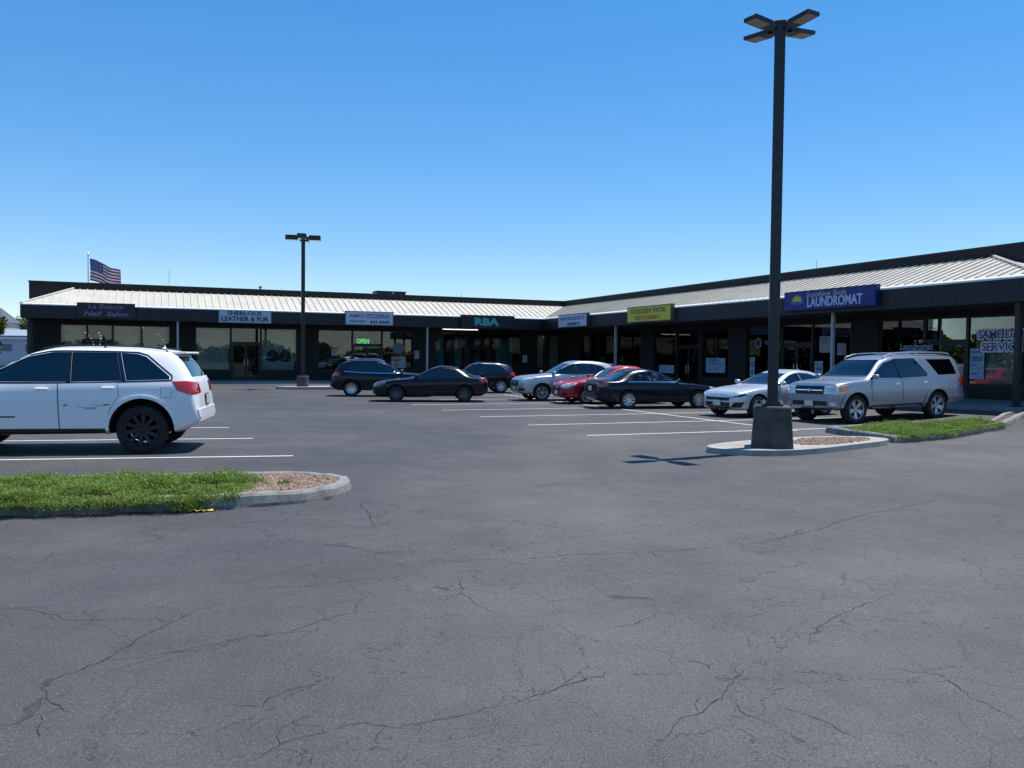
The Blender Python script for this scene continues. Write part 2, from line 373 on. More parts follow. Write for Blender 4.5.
def crack(pl, k):
    r = random.Random(k); mb = MB()
    def run(pts, amp, w0, depth):
        out = []; off = 0.
        for a, b in zip(pts, pts[1:]):
            L = (b - a).length; n = max(2, int(L / .035)); d = (b - a) / L; nn = Vector((-d.y, d.x))
            for i in range(n):
                off = off * .8 + r.gauss(0, amp); out.append(a + d * L * i / n + nn * off)
        out.append(pts[-1]); m = len(out); vs = []
        for i, p in enumerate(out):
            d = (out[min(i + 1, m - 1)] - out[max(i - 1, 0)]).normalized(); nn = Vector((-d.y, d.x)); t = i / (m - 1)
            wd = (.0010 + w0 * min(1, 5 * t + (.6 if depth else 0), 5 * (1 - t)) * r.uniform(.15, 1.)) * (1 if p.y < 6.5 else 1.8)
            for s in (-1, 1): e = p + nn * s * wd * .5; vs.append((e.x, e.y, .0035 + .0004 * depth))
        mb.add(vs, [(2 * i, 2 * i + 2, 2 * i + 3, 2 * i + 1) for i in range(m - 1)])
        if depth < 2:
            for i in range(3, m - 2):
                if r.random() < (.075 if depth == 0 else .05):
                    d = (out[i + 1] - out[i - 1]).normalized(); a = r.choice((-1, 1)) * r.uniform(.5, 1.35); q = out[i]; br = [q]; L = r.uniform(.06, .30)
                    for _ in range(3):
                        dd = Matrix.Rotation(a, 2) @ d; q = q + dd * L / 3; br.append(q); a += r.gauss(0, .45)
                    run(br, amp * .7, w0 * .45, depth + 1)
    run([Vector(p) for p in pl], .009, .0044, 0)
    struct(mb.build('pavement_crack', M['crack']))
for k, pl in enumerate(CR): crack(pl, k)

# ------------------------------------------------------------------ planting islands
def inset(poly, d):
    n = len(poly); ps = [Vector(p) for p in poly]
    a = sum(ps[i].x * ps[(i + 1) % n].y - ps[(i + 1) % n].x * ps[i].y for i in range(n)); sg = 1 if a > 0 else -1
    out = []
    for i in range(n):
        e1 = (ps[i] - ps[i - 1]).normalized(); e2 = (ps[(i + 1) % n] - ps[i]).normalized()
        n1 = Vector((-e1.y, e1.x)) * sg; n2 = Vector((-e2.y, e2.x)) * sg; b = (n1 + n2).normalized()
        out.append(ps[i] + b * d / max(.5, b.dot(n1)))
    return out
def smooth_poly(poly, it=2, keep=()):
    for _ in range(it):
        n = len(poly); out = []
        for i in range(n):
            a = Vector(poly[i]); b = Vector(poly[(i + 1) % n]); out += [a * .75 + b * .25, a * .25 + b * .75]
        poly = out
    return poly
def subdiv_poly(poly, step=.35):
    out = []
    for i in range(len(poly)):
        a = Vector(poly[i]); b = Vector(poly[(i + 1) % len(poly)]); k = max(1, int((b - a).length / step))
        out += [a + (b - a) * j / k for j in range(k)]
    return out
def kerb_ring(name, poly, wd, h, mat, label, cat, seed=1):
    """kerb round an island: sloped outer face, worn rounded top edge"""
    poly = subdiv_poly(poly); r = random.Random(seed)
    rings = [(0, -.05), (0.0, h * .25), (.018, h * .8), (.045, h), (wd - .02, h), (wd, h - .02), (wd, -.05)]
    mb = MB(); n = len(poly); vs = []; mb.smooth = False
    jit = [(r.gauss(0, .006), r.gauss(0, .006)) for _ in range(n)]
    for d, z in rings:
        for i, p in enumerate(inset(poly, d)):
            j = jit[i] if 0 < z else (0, 0); vs.append((p.x + j[0], p.y + j[1], z + gz(p.x, p.y) + (j[0] * .8 if z > h * .5 else 0)))
    fs = [(k * n + i, k * n + (i + 1) % n, (k + 1) * n + (i + 1) % n, (k + 1) * n + i) for k in range(len(rings) - 1) for i in range(n)]
    mb.add(vs, fs); o = mb.build(name, mat, recalc=True)
    return struct(o)
def sheet(name, poly, z, mat, kind='structure'):
    mb = MB(); poly = [Vector(p) for p in poly]; c = sum(poly, Vector((0, 0))) / len(poly)
    vs = [(c.x, c.y, z + gz(c.x, c.y))] + [(p.x, p.y, z + gz(p.x, p.y)) for p in poly]; n = len(poly)
    mb.add(vs, [(0, 1 + i, 1 + (i + 1) % n) for i in range(n)])
    o = mb.build(name, mat, recalc=True); o['kind'] = kind; return o
def inside(poly, x, y):
    c = False; n = len(poly); j = n - 1
    for i in range(n):
        xi, yi = poly[i][0], poly[i][1]; xj, yj = poly[j][0], poly[j][1]
        if (yi > y) != (yj > y) and x < (xj - xi) * (y - yi) / (yj - yi) + xi: c = not c
        j = i
    return c
def edge_dist(poly, x, y):
    p = Vector((x, y)); best = 9
    for i in range(len(poly)):
        a = Vector(poly[i]); b = Vector(poly[(i + 1) % len(poly)]); t = max(0, min(1, (p - a).dot(b - a) / max(1e-9, (b - a).length_squared)))
        best = min(best, (p - a - (b - a) * t).length)
    return best
def foliage_mesh(name, P, D, Ln, Wd, mat, bend=.25, flat=0.):
    """many small two-triangle leaves: P base points, D directions, lengths and widths (numpy)"""
    n = len(P); D = D / np.linalg.norm(D, axis=1)[:, None]
    rnd = RNG.normal(size=(n, 3)) * (1 - flat) + np.array((0, 0, 2.2 * flat)); S = np.cross(D, rnd); S /= np.linalg.norm(S, axis=1)[:, None] + 1e-9
    v = np.empty((n, 4, 3)); v[:, 0] = P
    v[:, 1] = P + D * (Ln * .5)[:, None] + S * (Wd * .5)[:, None]; v[:, 3] = P + D * (Ln * .5)[:, None] - S * (Wd * .5)[:, None]
    v[:, 2] = P + D * Ln[:, None]; v[:, 2, 2] -= bend * Ln * .3
    me = bpy.data.meshes.new(name); me.vertices.add(4 * n); me.vertices.foreach_set('co', v.reshape(-1).astype(np.float32))
    me.loops.add(4 * n); me.loops.foreach_set('vertex_index', np.arange(4 * n, dtype=np.int32))
    me.polygons.add(n); me.polygons.foreach_set('loop_start', np.arange(0, 4 * n, 4, dtype=np.int32)); me.polygons.foreach_set('loop_total', np.full(n, 4, dtype=np.int32))
    me.materials.append(mat); me.update(); me.validate()
    o = bpy.data.objects.new(name, me); COL.objects.link(o); return o
M['cover'] = leaf_mat('ground_cover_leaf', [(.06, .10, .016), (.13, .21, .034), (.20, .30, .055), (.28, .36, .10)])
M['cover2'] = leaf_mat('dry_leaf', [(.10, .07, .03), (.2, .14, .07)])
def ground_cover(name, poly, n_clump, hmax, spill=.055, per=42, base=.12, seed=3, edge=.7):
    r = np.random.default_rng(seed); P = []; D = []; Ln = []; Wd = []
    xs = [p[0] for p in poly]; ys = [p[1] for p in poly]; cnt = 0
    big = inset(poly, -spill)
    while cnt < n_clump:
        x = r.uniform(min(xs) - spill, max(xs) + spill); y = r.uniform(min(ys) - spill, max(ys) + spill)
        if not inside(big, x, y): continue
        if math.sin(x * 2.1 + 4 * math.sin(y * 1.7)) * math.sin(y * 2.9 + x * .6) > .80 and r.random() < .8: continue
        e = edge_dist(poly, x, y) if inside(poly, x, y) else 0.
        hh = hmax * (edge + (1 - edge) * min(1, e / .35)) * (.72 + .55 * math.sin(x * 4.3 + 1.3 * math.sin(y * 3.3)) * math.sin(y * 5.1 + x) + r.uniform(-.2, .3))
        hh = max(.03, hh * r.choice((.55, .8, 1., 1.35), p=(.25, .3, .3, .15))); cnt += 1
        k = per; g = gz(x, y)
        az = r.uniform(0, 2 * PI, k); tilt = r.uniform(.45, 1.5, k); rad = r.uniform(0, .10, k) * (.6 + .8 * r.random())
        px = x + rad * np.cos(az); py = y + rad * np.sin(az); pz = g + base + hh * r.uniform(.25, .95, k) ** .7
        if e == 0.: pz = pz - r.uniform(0, 1, k) * (.012 + .045 * (.5 + .5 * math.sin(x * 5.3 + 2 * math.sin(x * 2.1))) + (.11 if -3.52 < x < -3.36 else 0))
        P.append(np.stack([px, py, pz], 1)); D.append(np.stack([np.sin(tilt) * np.cos(az), np.sin(tilt) * np.sin(az), np.cos(tilt)], 1))
        Ln.append(r.uniform(.022, .055, k)); Wd.append(r.uniform(.008, .015, k))
    P = np.concatenate(P); D = np.concatenate(D); Ln = np.concatenate(Ln); Wd = np.concatenate(Wd)
    return foliage_mesh(name, P, D, Ln, Wd, M['cover'], .1, .6)
def gravel(name, poly, n, z, cols, size=(.012, .035), seed=5):
    r = np.random.default_rng(seed); mb = MB(); xs = [p[0] for p in poly]; ys = [p[1] for p in poly]; c = 0
    oct_f = [(0, 2, 4), (2, 1, 4), (1, 3, 4), (3, 0, 4), (2, 0, 5), (1, 2, 5), (3, 1, 5), (0, 3, 5)]
    while c < n:
        x = r.uniform(min(xs), max(xs)); y = r.uniform(min(ys), max(ys))
        if not inside(poly, x, y): continue
        c += 1; s = r.uniform(*size); a, b, h = s * r.uniform(.6, 1.2), s * r.uniform(.6, 1.2), s * r.uniform(.4, .7); t = r.uniform(0, 3.1)
        vs = [(a, 0, 0), (-a, 0, 0), (0, b, 0), (0, -b, 0), (0, 0, h), (0, 0, -h)]
        mb.add(vs, oct_f, Matrix.Translation((x, y, z + gz(x, y) + h * .3)) @ Matrix.Rotation(t, 4, 'Z') @ Matrix.Rotation(r.uniform(-.4, .4), 4, 'X'))
    o = mb.build(name, leaf_mat(name + '_stone', cols, .9)); o['kind'] = 'stuff'; return o
STONES = [(.24, .14, .09), (.40, .28, .20), (.56, .46, .36), (.30, .21, .15)]
# island by the white car
isl = [(-14, 6.6), (-5.27, 8.68), (-3.37, 9.13), (-2.78, 9.36), (-2.25, 9.66), (-1.98, 10.15), (-2.0, 10.7), (-2.35, 11.12), (-3.0, 11.22), (-3.8, 11.06), (-14, 8.3)]
isl = [tuple(q) for q in smooth_poly(isl, 2)]; kerb_ring('kerb', isl, .16, .15, M['kerb'], None, None, 2)
bed = inset(isl, .15); sheet('soil_bed', bed, .125, M['soil'])
pl1 = [(-13.9, 6.57), (-5.3, 8.63), (-3.55, 9.05), (-3.2, 9.3), (-3.2, 10.3), (-3.5, 10.72), (-13.9, 7.95)]
tag(ground_cover('ground_cover', pl1, 6000, .115, .155, 56, .11, 3), 'low green creeping ground cover spilling over the kerb in front of the white car', 'ground cover', kind='stuff')
tag(gravel('gravel', [(-3.2, 9.42), (-2.8, 9.55), (-2.36, 9.82), (-2.16, 10.2), (-2.18, 10.62), (-2.45, 10.93), (-3.0, 11.02), (-3.5, 10.9)], 2600, .125, STONES), 'brown and pale gravel at the rounded island tip', 'gravel')
g2 = tag(foliage_mesh('weed', np.array([(-2.74 + .03 * random.gauss(0, 1), 10.2 + .03 * random.gauss(0, 1), .14) for _ in range(90)]), RNG.normal(size=(90, 3)) * (1, 1, .3) + (0, 0, .9), RNG.uniform(.03, .08, 90), RNG.uniform(.008, .018, 90), M['cover']),
     'small green weed growing in gravel at the island tip', 'weed')
# island with the tall lamp, and its raised bed
slab = smooth_poly([(3.5, 15.2), (3.95, 14.85), (4.6, 14.75), (5.4, 15.1), (6.5, 16.0), (7.8, 17.1), (7.6, 17.8), (6.6, 17.75), (5.6, 17.3), (4.6, 16.6), (3.7, 15.8)], 2)
mb = MB(); mb.prism([tuple(p) for p in slab], -.05, .10); struct(mb.build('lamp_island_pavement', M['slab']))
tag(gravel('gravel', smooth_poly([(5.3, 15.85), (5.95, 15.85), (6.7, 16.45), (7.3, 17.05), (7.3, 17.55), (6.4, 17.35), (5.6, 16.85)], 1), 1500, .105, STONES, seed=8), 'reddish gravel strip beside the tall lamp pedestal', 'gravel')
bedR = [(7.35, 19.75), (7.55, 18.5), (7.9, 17.38), (9.34, 18.36), (11.29, 20.1), (12.1, 20.75), (11.9, 21.5), (10.8, 21.6), (9.3, 20.9)]
kerb_ring('kerb', bedR, .15, .15, M['kerb'], None, None, 5)
sheet('soil_bed', inset(bedR, .14), .11, M['soil'])
plR = [(7.75, 19.35), (7.8, 18.6), (8.1, 17.55), (9.34, 18.40), (11.2, 20.06), (11.95, 20.68), (11.75, 21.25), (10.8, 21.35), (9.3, 20.65)]
tag(ground_cover('ground_cover', plR, 2300, .115, .15, 44, .10, 9), 'low green ground cover in the raised bed beside the silver off-roader', 'ground cover', kind='stuff')
strip = [(12.15, 20.8), (13.78, 22.75), (23.5, 32.2), (23.15, 32.55), (13.35, 23.05), (11.85, 21.15)]
kerb_ring('kerb', strip, .15, .13, M['kerb'], None, None, 6); sheet('soil_bed', inset(strip, .14), .09, M['soil'])
# island of the far lamp
isf = smooth_poly([tuple(uvp(a, b)) for a, b in ((8.9, 17.9), (8.9, 13.0), (7.2, 13.0), (7.2, 17.9))], 2)
mb = MB(); mb.prism([tuple(p) for p in isf], -.05, .13); struct(mb.build('lamp_island_pavement', M['slab']))
tag(ground_cover('ground_cover', [tuple(uvp(a, b)) for a, b in ((8.6, 15.3), (8.6, 13.2), (7.5, 13.2), (7.5, 15.3))], 260, .10, .02, 30, .12, 4), 'thin grass on the far lamp island', 'grass', kind='stuff')
# litter
mb = MB(); r_ = random.Random(4); vs = []
for i in range(9):
    for j in range(4): vs.append((.035 * i - .14, .035 * j - .05 + r_.gauss(0, .008), .012 + abs(r_.gauss(0, .014))))
mb.add(vs, [(i * 4 + j, i * 4 + 4 + j, i * 4 + 5 + j, i * 4 + 1 + j) for i in range(8) for j in range(3)])
o = mb.build('wrapper', plain('yellow_wrapper', (.60, .46, .05), .5), loc=(-3.33, 9.03, 0)); o.rotation_euler = (0, 0, .3); o.scale = (.95, .8, .8)
tag(o, 'crumpled yellow wrapper lying against the island kerb', 'litter')
leafm = plain('dry_leaf_litter', (.30, .26, .20), .8)
LIT = [(-3.9, 8.72), (-2.75, 8.5), (-2.3, 7.9), (-3.1, 6.6), (-4.0, 7.3), (-2.0, 8.75), (-1.75, 8.3), (.5, 9.3), (3.05, 5.35), (3.3, 12.5), (6.3, 9.2), (-.9, 6.9), (1.9, 11.4), (-3.3, 5.55)]
for (x, y) in LIT:
    mb = MB(); s = random.uniform(.008, .017); t = random.uniform(0, 6)
    mb.add([(s * math.cos(t), s * math.sin(t), .006), (-s * .5 * math.sin(t), s * .5 * math.cos(t), .012), (-s * math.cos(t), -s * math.sin(t), .007), (s * .5 * math.sin(t), -s * .5 * math.cos(t), .013)], [(0, 1, 2, 3)])
    tag(mb.build('dry_leaf', leafm, loc=(x, y, 0)), 'tiny pale dry leaf scrap lying on the asphalt', 'leaf', 'scraps scattered on the asphalt')
# ------------------------------------------------------------------ the shopping strip: two wings that meet at an inner corner
# wing frame: x runs along the eave as seen from the lot, y = 0 at the eave and grows into the building
SB = 2.88; ZE = 4.2; ZF = 3.46; ZR = 5.225; ZP = 5.61; ZW = 3.28; SILL = .70; WALK = .13
AL = R(22.523)
strip_b = empty('shopping_strip', (C.x, C.y, 0), AL, 'dark brown strip of shops with a cream metal canopy roof around two sides', 'shopping strip')
TL = Matrix.Identity(4)
TR = Matrix(((0, 1, 0, 0), (-1, 0, 0, 0), (0, 0, 1, 0), (0, 0, 0, 1)))      # right wing into the left wing's frame
XL0, XR1 = -29.75, 36.0
def wpart(mb, name, mat, parent=strip_b, **k): return mb.build(name, mat, parent, **k)
bm_ = Matrix.Translation((C.x, C.y, 0)) @ Matrix.Rotation(AL, 4, 'Z')
def gw(T, x, y):
    p = bm_ @ T @ Vector((x, y, 0)); return gz(p.x, p.y)
LB = [('p', -29.75, -28.25), ('w', -28.25, -26.9), ('d', -26.9, -25.6), ('w', -25.6, -24.1), ('w', -24.1, -22.57), ('p', -22.57, -21.2),
      ('w', -21.2, -19.2), ('d', -19.2, -17.46), ('w', -17.46, -15.33), ('p', -15.33, -14.05), ('w', -14.05, -11.9), ('d', -11.9, -10.0), ('w', -10.0, -7.85), ('p', -7.85, -6.5),
      ('w', -6.5, -4.3), ('d', -4.3, -2.6), ('w', -2.6, -.3), ('p', -.3, .85), ('w', .85, 1.5), ('p', 1.5, 1.78), ('w', 1.78, 2.62), ('p', 2.62, 2.88)]
RB = [('p', -2.88, -.45), ('w', -.45, 2.1), ('w', 2.1, 4.7), ('w', 4.7, 7.4), ('p', 7.4, 8.8), ('w', 8.8, 11.07), ('d', 11.07, 13.3), ('w', 13.5, 15.7), ('p', 15.7, 17.1),
      ('w', 17.1, 19.55), ('d', 19.55, 21.5), ('w', 21.5, 23.75), ('p', 23.75, 25.2), ('w', 25.2, 27.3), ('d', 27.3, 29.1), ('w', 29.1, 31.1), ('w', 31.1, 32.6), ('p', 32.6, 36.0)]
def wing(T, bays, x0, x1, inner, isL):
    # shop front wall: piers, low wall under the windows, band above
    mb = MB(); g = lambda x: gw(T, x, SB)
    for k, a, b in bays:
        zb = g((a + b) / 2) if not isL else 0
        if k == 'p': mb.b2((a, SB, -.1), (b, SB + .22, ZW), T)
        elif k == 'w': mb.b2((a, SB + .03, -.1), (b, SB + .2, SILL + zb * .6), T)
    mb.b2((x0, SB, ZW), (x1, SB + .22, ZP - .07), T)
    if not isL: mb.b2((13.3, SB, -.1), (13.5, SB + .22, ZW), T)
    wpart(mb, 'wall', M['wallb'])
    mb = MB(); mb.b2((x0 - .03, SB - .03, ZP - .07), (x1, SB + .3, ZP), T); wpart(mb, 'parapet_cap', M['bronze'])
    # windows and doors
    for k, a, b in bays:
        zb = 0 if isL else g((a + b) / 2) * .6
        if k == 'w':
            f = MB(); z0 = SILL + zb
            f.b2((a, SB + .04, z0), (b, SB + .15, z0 + .06), T); f.b2((a, SB + .04, ZW - .07), (b, SB + .15, ZW), T)
            f.b2((a, SB + .04, z0 + .06), (a + .055, SB + .15, ZW - .07), T); f.b2((b - .055, SB + .04, z0 + .06), (b, SB + .15, ZW - .07), T)
            o = wpart(f, 'window', M['frame'])
            p = MB(); p.b2((a + .05, SB + .09, z0 + .05), (b - .05, SB + .098, ZW - .06), T); p.build('pane', M['shopglass'], o)
        elif k == 'd':
            z0 = WALK + zb / .6; zt = 2.33 + zb * .3; f = MB()
            f.b2((a, SB + .05, z0), (a + .06, SB + .16, ZW), T); f.b2((b - .06, SB + .05, z0), (b, SB + .16, ZW), T)
            f.b2((a + .06, SB + .05, zt), (b - .06, SB + .16, zt + .09), T); f.b2((a + .06, SB + .05, ZW - .06), (b - .06, SB + .16, ZW), T)
            o = wpart(f, 'door_frame', M['frame'])
            p = MB(); p.b2((a + .06, SB + .1, zt + .09), (b - .06, SB + .108, ZW - .06), T); p.build('pane', M['shopglass'], o)
            m0, m1 = (a + .07, b - .07); leaf = [(m0, m1)] if b - a < 1.5 else [(m0, (m0 + m1) / 2 - .008), ((m0 + m1) / 2 + .008, m1)]
            for li, (c, d) in enumerate(leaf):
                f = MB(); zz = zt - .012
                f.b2((c, SB + .07, z0 + .01), (d, SB + .125, z0 + .24), T); f.b2((c, SB + .07, zz - .1), (d, SB + .125, zz), T)
                f.b2((c, SB + .07, z0 + .24), (c + .07, SB + .125, zz - .1), T); f.b2((d - .07, SB + .07, z0 + .24), (d, SB + .125, zz - .1), T)
                dd = wpart(f, 'door', M['frame'])
                p = MB(); p.b2((c + .06, SB + .094, z0 + .23), (d - .06, SB + .1, zz - .09), T); p.build('pane', M['shopglass'], dd)
                hx = d - .1 if li == 0 and len(leaf) > 1 else c + .1
                p = MB(); p.tube([(hx, SB + .07, z0 + .78), (hx, SB + .0, z0 + .8), (hx, SB + .0, z0 + 1.25), (hx, SB + .07, z0 + 1.27)], .014, 6, T); p.build('handle', M['chrome'], dd)
    # canopy: roof sheet with standing seams, drip edge, fascia, soffit
    hipx = (x0 + 2.2) if isL else x1 - 3.6
    mb = MB()
    if isL: poly = [(x0, 0, ZE), (0, 0, ZE), (SB, SB, ZR), (hipx, SB, ZR)]; hip = [(x0, 0, ZE), (hipx, SB, ZR), (x0, SB, ZE)]
    else: poly = [(0, 0, ZE), (x1 - 2.2, 0, ZE), (x1 - 5.95, SB, ZR), (-SB, SB, ZR)]; hip = [(x1 - 2.2, 0, ZE), (x1 - 2.2, SB, ZE), (x1 - 5.95, SB, ZR)]
    e0, e1 = poly[0][0], poly[1][0]; r0, r1 = poly[3][0], poly[2][0]
    mb.add(poly, [(0, 1, 2, 3)], T); mb.add(hip, [(0, 1, 2)], T)
    sl = (ZR - ZE) / SB; nrm = Vector((0, -sl, 1)).normalized()
    x = min(e0, r0) + .2
    while x < max(e1, r1):
        # seam runs straight up the slope and stops at the hip or valley
        ya, yb = .16, SB
        if isL:
            if x > 0: ya = x + .1
            if x < hipx: yb = SB * (x - x0) / (hipx - x0)
        else:
            if x < 0: ya = -x + .1
            if x > r1: yb = SB * (e1 - x) / (e1 - r1)
        if yb - ya > .12:
            p = Vector((x, ya, ZE + sl * ya)); q = Vector((x, yb, ZE + sl * yb)); w_ = .019; h_ = .045 if isL else .042
            vs = []
            for e in (p, q):
                for dx, dh in ((-w_, -.004), (-w_, h_), (w_, h_), (w_, -.004)): vs.append(e + Vector((dx, 0, 0)) + nrm * dh)
            mb.add(vs, [(0, 1, 5, 4), (1, 2, 6, 5), (2, 3, 7, 6), (0, 3, 2, 1), (4, 5, 6, 7)], T)
        x += .385
    # ridge cap along the hip
    ha, hb = Vector(hip[0]), Vector(hip[1] if isL else hip[2])
    mb.tube([ha + Vector((0, 0, .02)), hb + Vector((0, 0, .03))], .07, 6, T)
    wpart(mb, 'canopy_roof', M['roof'])
    f0, f1 = (x0, 0) if isL else (0, x1 - 2.2)
    mb = MB(); e_ = lambda x, y: (x, y, ZE + sl * y + .006)
    q0, q1 = f0 - (.075 if isL else 0), f1 + (0 if isL else .02)
    k0, k1 = (q0, q1 + .13) if isL else (q0 - .13, q1 - .2)
    k2, k3 = (q0, q1 - .075) if isL else (q0 + .075, q1)
    mb.add([e_(k2, -.075), e_(k3, -.075), e_(k1 if not isL else q1 + .13, .13), e_(k0, .13), (k2, -.075, ZE - .07), (k3, -.075, ZE - .07), (k3, -.068, ZE - .07), (k2, -.068, ZE - .07)], [(0, 1, 2, 3), (4, 5, 1, 0), (4, 7, 6, 5)], T)
    if isL: mb.b2((x0 - .075, .13, ZE - .05), (x0 + .0, SB, ZE + .05), T)
    wpart(mb, 'drip_edge', M['drip'])
    mb = MB(); mb.b2((f0 - (.04 if isL else -.0), -.05, ZF), (f1 + (.0 if isL else .04), .06, ZE - .006), T)
    if isL: mb.b2((x0 - .04, .061, ZF), (x0 + .06, SB - .002, ZE - .006), T)
    else: mb.b2((f1 - .06, .061, ZF), (f1 + .04, SB - .002, ZE - .006), T)
    wpart(mb, 'fascia', M['fascia'])
    mb = MB(); mb.b2((f0 + (.06 if isL else -SB + .0), .062, ZF + .05), (f1 + (SB - .01 if isL else -.061), SB - .004, ZF + .09), T) if isL else mb.b2((0.0, .062, ZF + .045), (f1 - .061, SB - .004, ZF + .085), T)
    wpart(mb, 'soffit', M['soffit'])
    # shop interiors: floor, ceiling, back wall and party walls
    zf = .13; d = 7.0
    ix0, ix1 = (x0 + .3, 2.6) if isL else (-2.6, x1 - .3)
    mb = MB(); mb.b2((ix0, SB + .23, -.05), (ix1, SB + d, zf + (.0 if isL else .02)), T); wpart(mb, 'shop_floor', M['infloor'])
    mb = MB(); mb.b2((ix0, SB + .23, 3.4), (ix1, SB + d, 3.5), T); wpart(mb, 'shop_ceiling', M['inceil'])
    mb = MB(); mb.b2((ix0, SB + d, -.05), (ix1, SB + d + .15, 3.5), T)
    for k, a, b in bays:
        if k == 'p' and b - a > .5: mb.b2(((a + b) / 2 - .07, SB + .23, -.04), ((a + b) / 2 + .07, SB + d - .01, 3.39), T)
    wpart(mb, 'partition_wall', M['inwall'])
    # outer shell
    mb = MB()
    if isL:
        mb.b2((x0, SB + .22, -.1), (x0 + .25, SB + 15, ZP - .07), T); mb.b2((x0 + .25, SB + 14.75, -.1), (18, SB + 15, ZP - .07), T)
    else:
        mb.b2((x1 - .25, SB + .22, -.1), (x1, SB + 15, ZP - .07), T); mb.b2((-17.6, SB + 14.75, -.1), (x1 - .25, SB + 15, ZP - .07), T)
    wpart(mb, 'side_wall', M['wallb'])
    mb = MB(); mb.b2((x0 + .25 if isL else -2.6, SB + .22, 5.0), (17.6 if isL else x1 - .25, SB + 14.75, 5.1 if isL else 5.11), T) ; wpart(mb, 'flat_roof', M['flatroof'])
wing(TL, LB, XL0, 2.88, True, True)
wing(TR, RB, -2.88, XR1, True, False)
# walkway under the canopy, with its kerb face
def walkway(T, x0, x1, isL):
    mb = MB(); n = int((x1 - x0) / 1.5); vs = []
    for i in range(n + 1):
        x = x0 + (x1 - x0) * i / n
        ye = -.1 if x0 < -3 or x > 0 else -.1
        for y, dz in ((-.12, -.1), (-.10, WALK - .015), (-.07, WALK), (SB, WALK)):
            yy = y
            if isL is False and x < 0 and y < SB: yy = min(SB, -x + y)
            vs.append((x, yy, gw(T, x, max(yy, 0)) + dz))
    mb.add(vs, [(4 * i + k, 4 * i + 4 + k, 4 * i + 5 + k, 4 * i + 1 + k) for i in range(n) for k in range(3)], bm_ @ T)
    struct(mb.build('sidewalk', M['walk'], recalc=False))
walkway(TL, -30.5, 0.0, True); walkway(TR, -.1, 36.5, False)
mb = MB(); mb.add([(-.0, -.07, WALK + .002), (SB, -.07, WALK + .002), (SB, SB, WALK + .002), (0, SB, WALK + .002)], [(0, 1, 2, 3)], bm_); struct(mb.build('sidewalk', M['walk']))
# canopy posts
def post(T, x, y, mat, w_=.11):
    mb = MB(); g = gw(T, x, y); mb.b2((x - w_ / 2, y - w_ / 2, g + WALK - .01), (x + w_ / 2, y + w_ / 2, ZF + .05), T); mb.b2((x - w_ * .8, y - w_ * .8, g + WALK - .01), (x + w_ * .8, y + w_ * .8, g + WALK + .03), T)
    wpart(mb, 'canopy_post', mat)
for x in (-22.2, -7.8): post(TL, x, .25, M['postw'])
for x in (9.1, 25.55): post(TR, x, .25, M['postw'])
post(TL, -29.45, .25, M['bronze'], .13); post(TL, -29.5, 1.3, M['bronze'], .13); post(TL, -29.6, 2.3, M['postw'], .12)
post(TR, 33.0, .25, M['bronze'], .16); post(TR, 32.4, 2.2, M['bronze'], .14)
# roof clutter (things on the flat roof)
def on_roof(name, x, y, T, label, cat, build):
    p = bm_ @ T @ Vector((x, y, 5.105)); e = empty(name, p, AL, label, cat); build(e); return e
def hvac(e):
    mb = MB(); mb.box((0, 0, .40), (1.95, 1.2, .75), bev=.03); mb.build('cabinet', M['pole'], e)
    mb = MB(); mb.box((0, 0, .80), (2.05, 1.3, .05)); mb.build('lid', M['bronze'], e)
    mb = MB(); mb.box((.1, -.62, .70), (.1, .03, .07)); mb.build('badge', M['white'], e)
    mb = MB(); [mb.box((-.6 + .12 * i, -.612, .38), (.05, .02, .5)) for i in range(11)]; mb.build('grille', M['grille'], e)
on_roof('rooftop_unit', -9.0, SB + 2.2, TL, 'dark rooftop air unit standing above the pizzeria shop', 'air unit', hvac)
def mast(h, r=.02):
    def b(e):
        mb = MB(); mb.tube([(0, 0, 0), (0, 0, h)], r, 6); mb.build('mast', M['alloy'], e)
        mb = MB(); mb.box((0, 0, .03), (.25, .25, .06)); mb.build('base', M['bronze'], e)
    return b
on_roof('roof_mast', -22.6, SB + 2, TL, 'thin grey mast on the roof near the flag', 'mast', mast(1.6))
def vent(e):
    mb = MB(); mb.tube([(0, 0, 0), (0, 0, .75)], .05, 8); mb.build('pipe', M['bronze'], e)
    mb = MB(); mb.lathe([(0, .86), (.05, .85), (.11, .78), (.11, .74), (0, .74)], 10); mb.build('cap', M['bronze'], e)
on_roof('vent_pipe', -17.3, SB + 2, TL, 'short capped vent pipe on the roof above the leather shop', 'vent pipe', vent)
on_roof('roof_mast', 18.4, SB + 3, TR, 'thin grey mast on the roof behind the tall lamp', 'mast', mast(1.35))
on_roof('roof_mast', -4.0, SB + 2, TL, 'thin short grey mast near the inner roof corner', 'mast', mast(.9))

# ------------------------------------------------------------------ signs on the fascia (local -Y faces the lot)
def sign(x0, x1, z0, z1, wing_, label, face, rim=M['bronze'], dz=0, cap=False):
    T = TL if wing_ == 'L' else TR; rot = AL if wing_ == 'L' else AL - PI / 2
    p = bm_ @ T @ Vector(((x0 + x1) / 2, -.055, (z0 + z1) / 2))
    e = empty('shop_sign', p, rot, label, 'shop sign', 'shop signs along the canopy fascia')
    W, H = x1 - x0, z1 - z0
    mb = MB(); mb.b2((-W / 2, -.2, -H / 2), (W / 2, -.003, H / 2)); mb.build('cabinet', rim, e)
    mb = MB(); mb.b2((-W / 2 + .05, -.212, -H / 2 + .05), (W / 2 - .05, -.2005, H / 2 - .05)); mb.build('face_panel', face, e)
    return e, W, H
FY = -.216
tl = lambda n, c, **k: plain(n, c, .5, var=.05, **k)
e, W, H = sign(-27.15, -24.35, 3.52, 4.33, 'L', 'dark purple nail salon sign above the windows behind the white car', tl('purple_sign', (.022, .009, .022)))
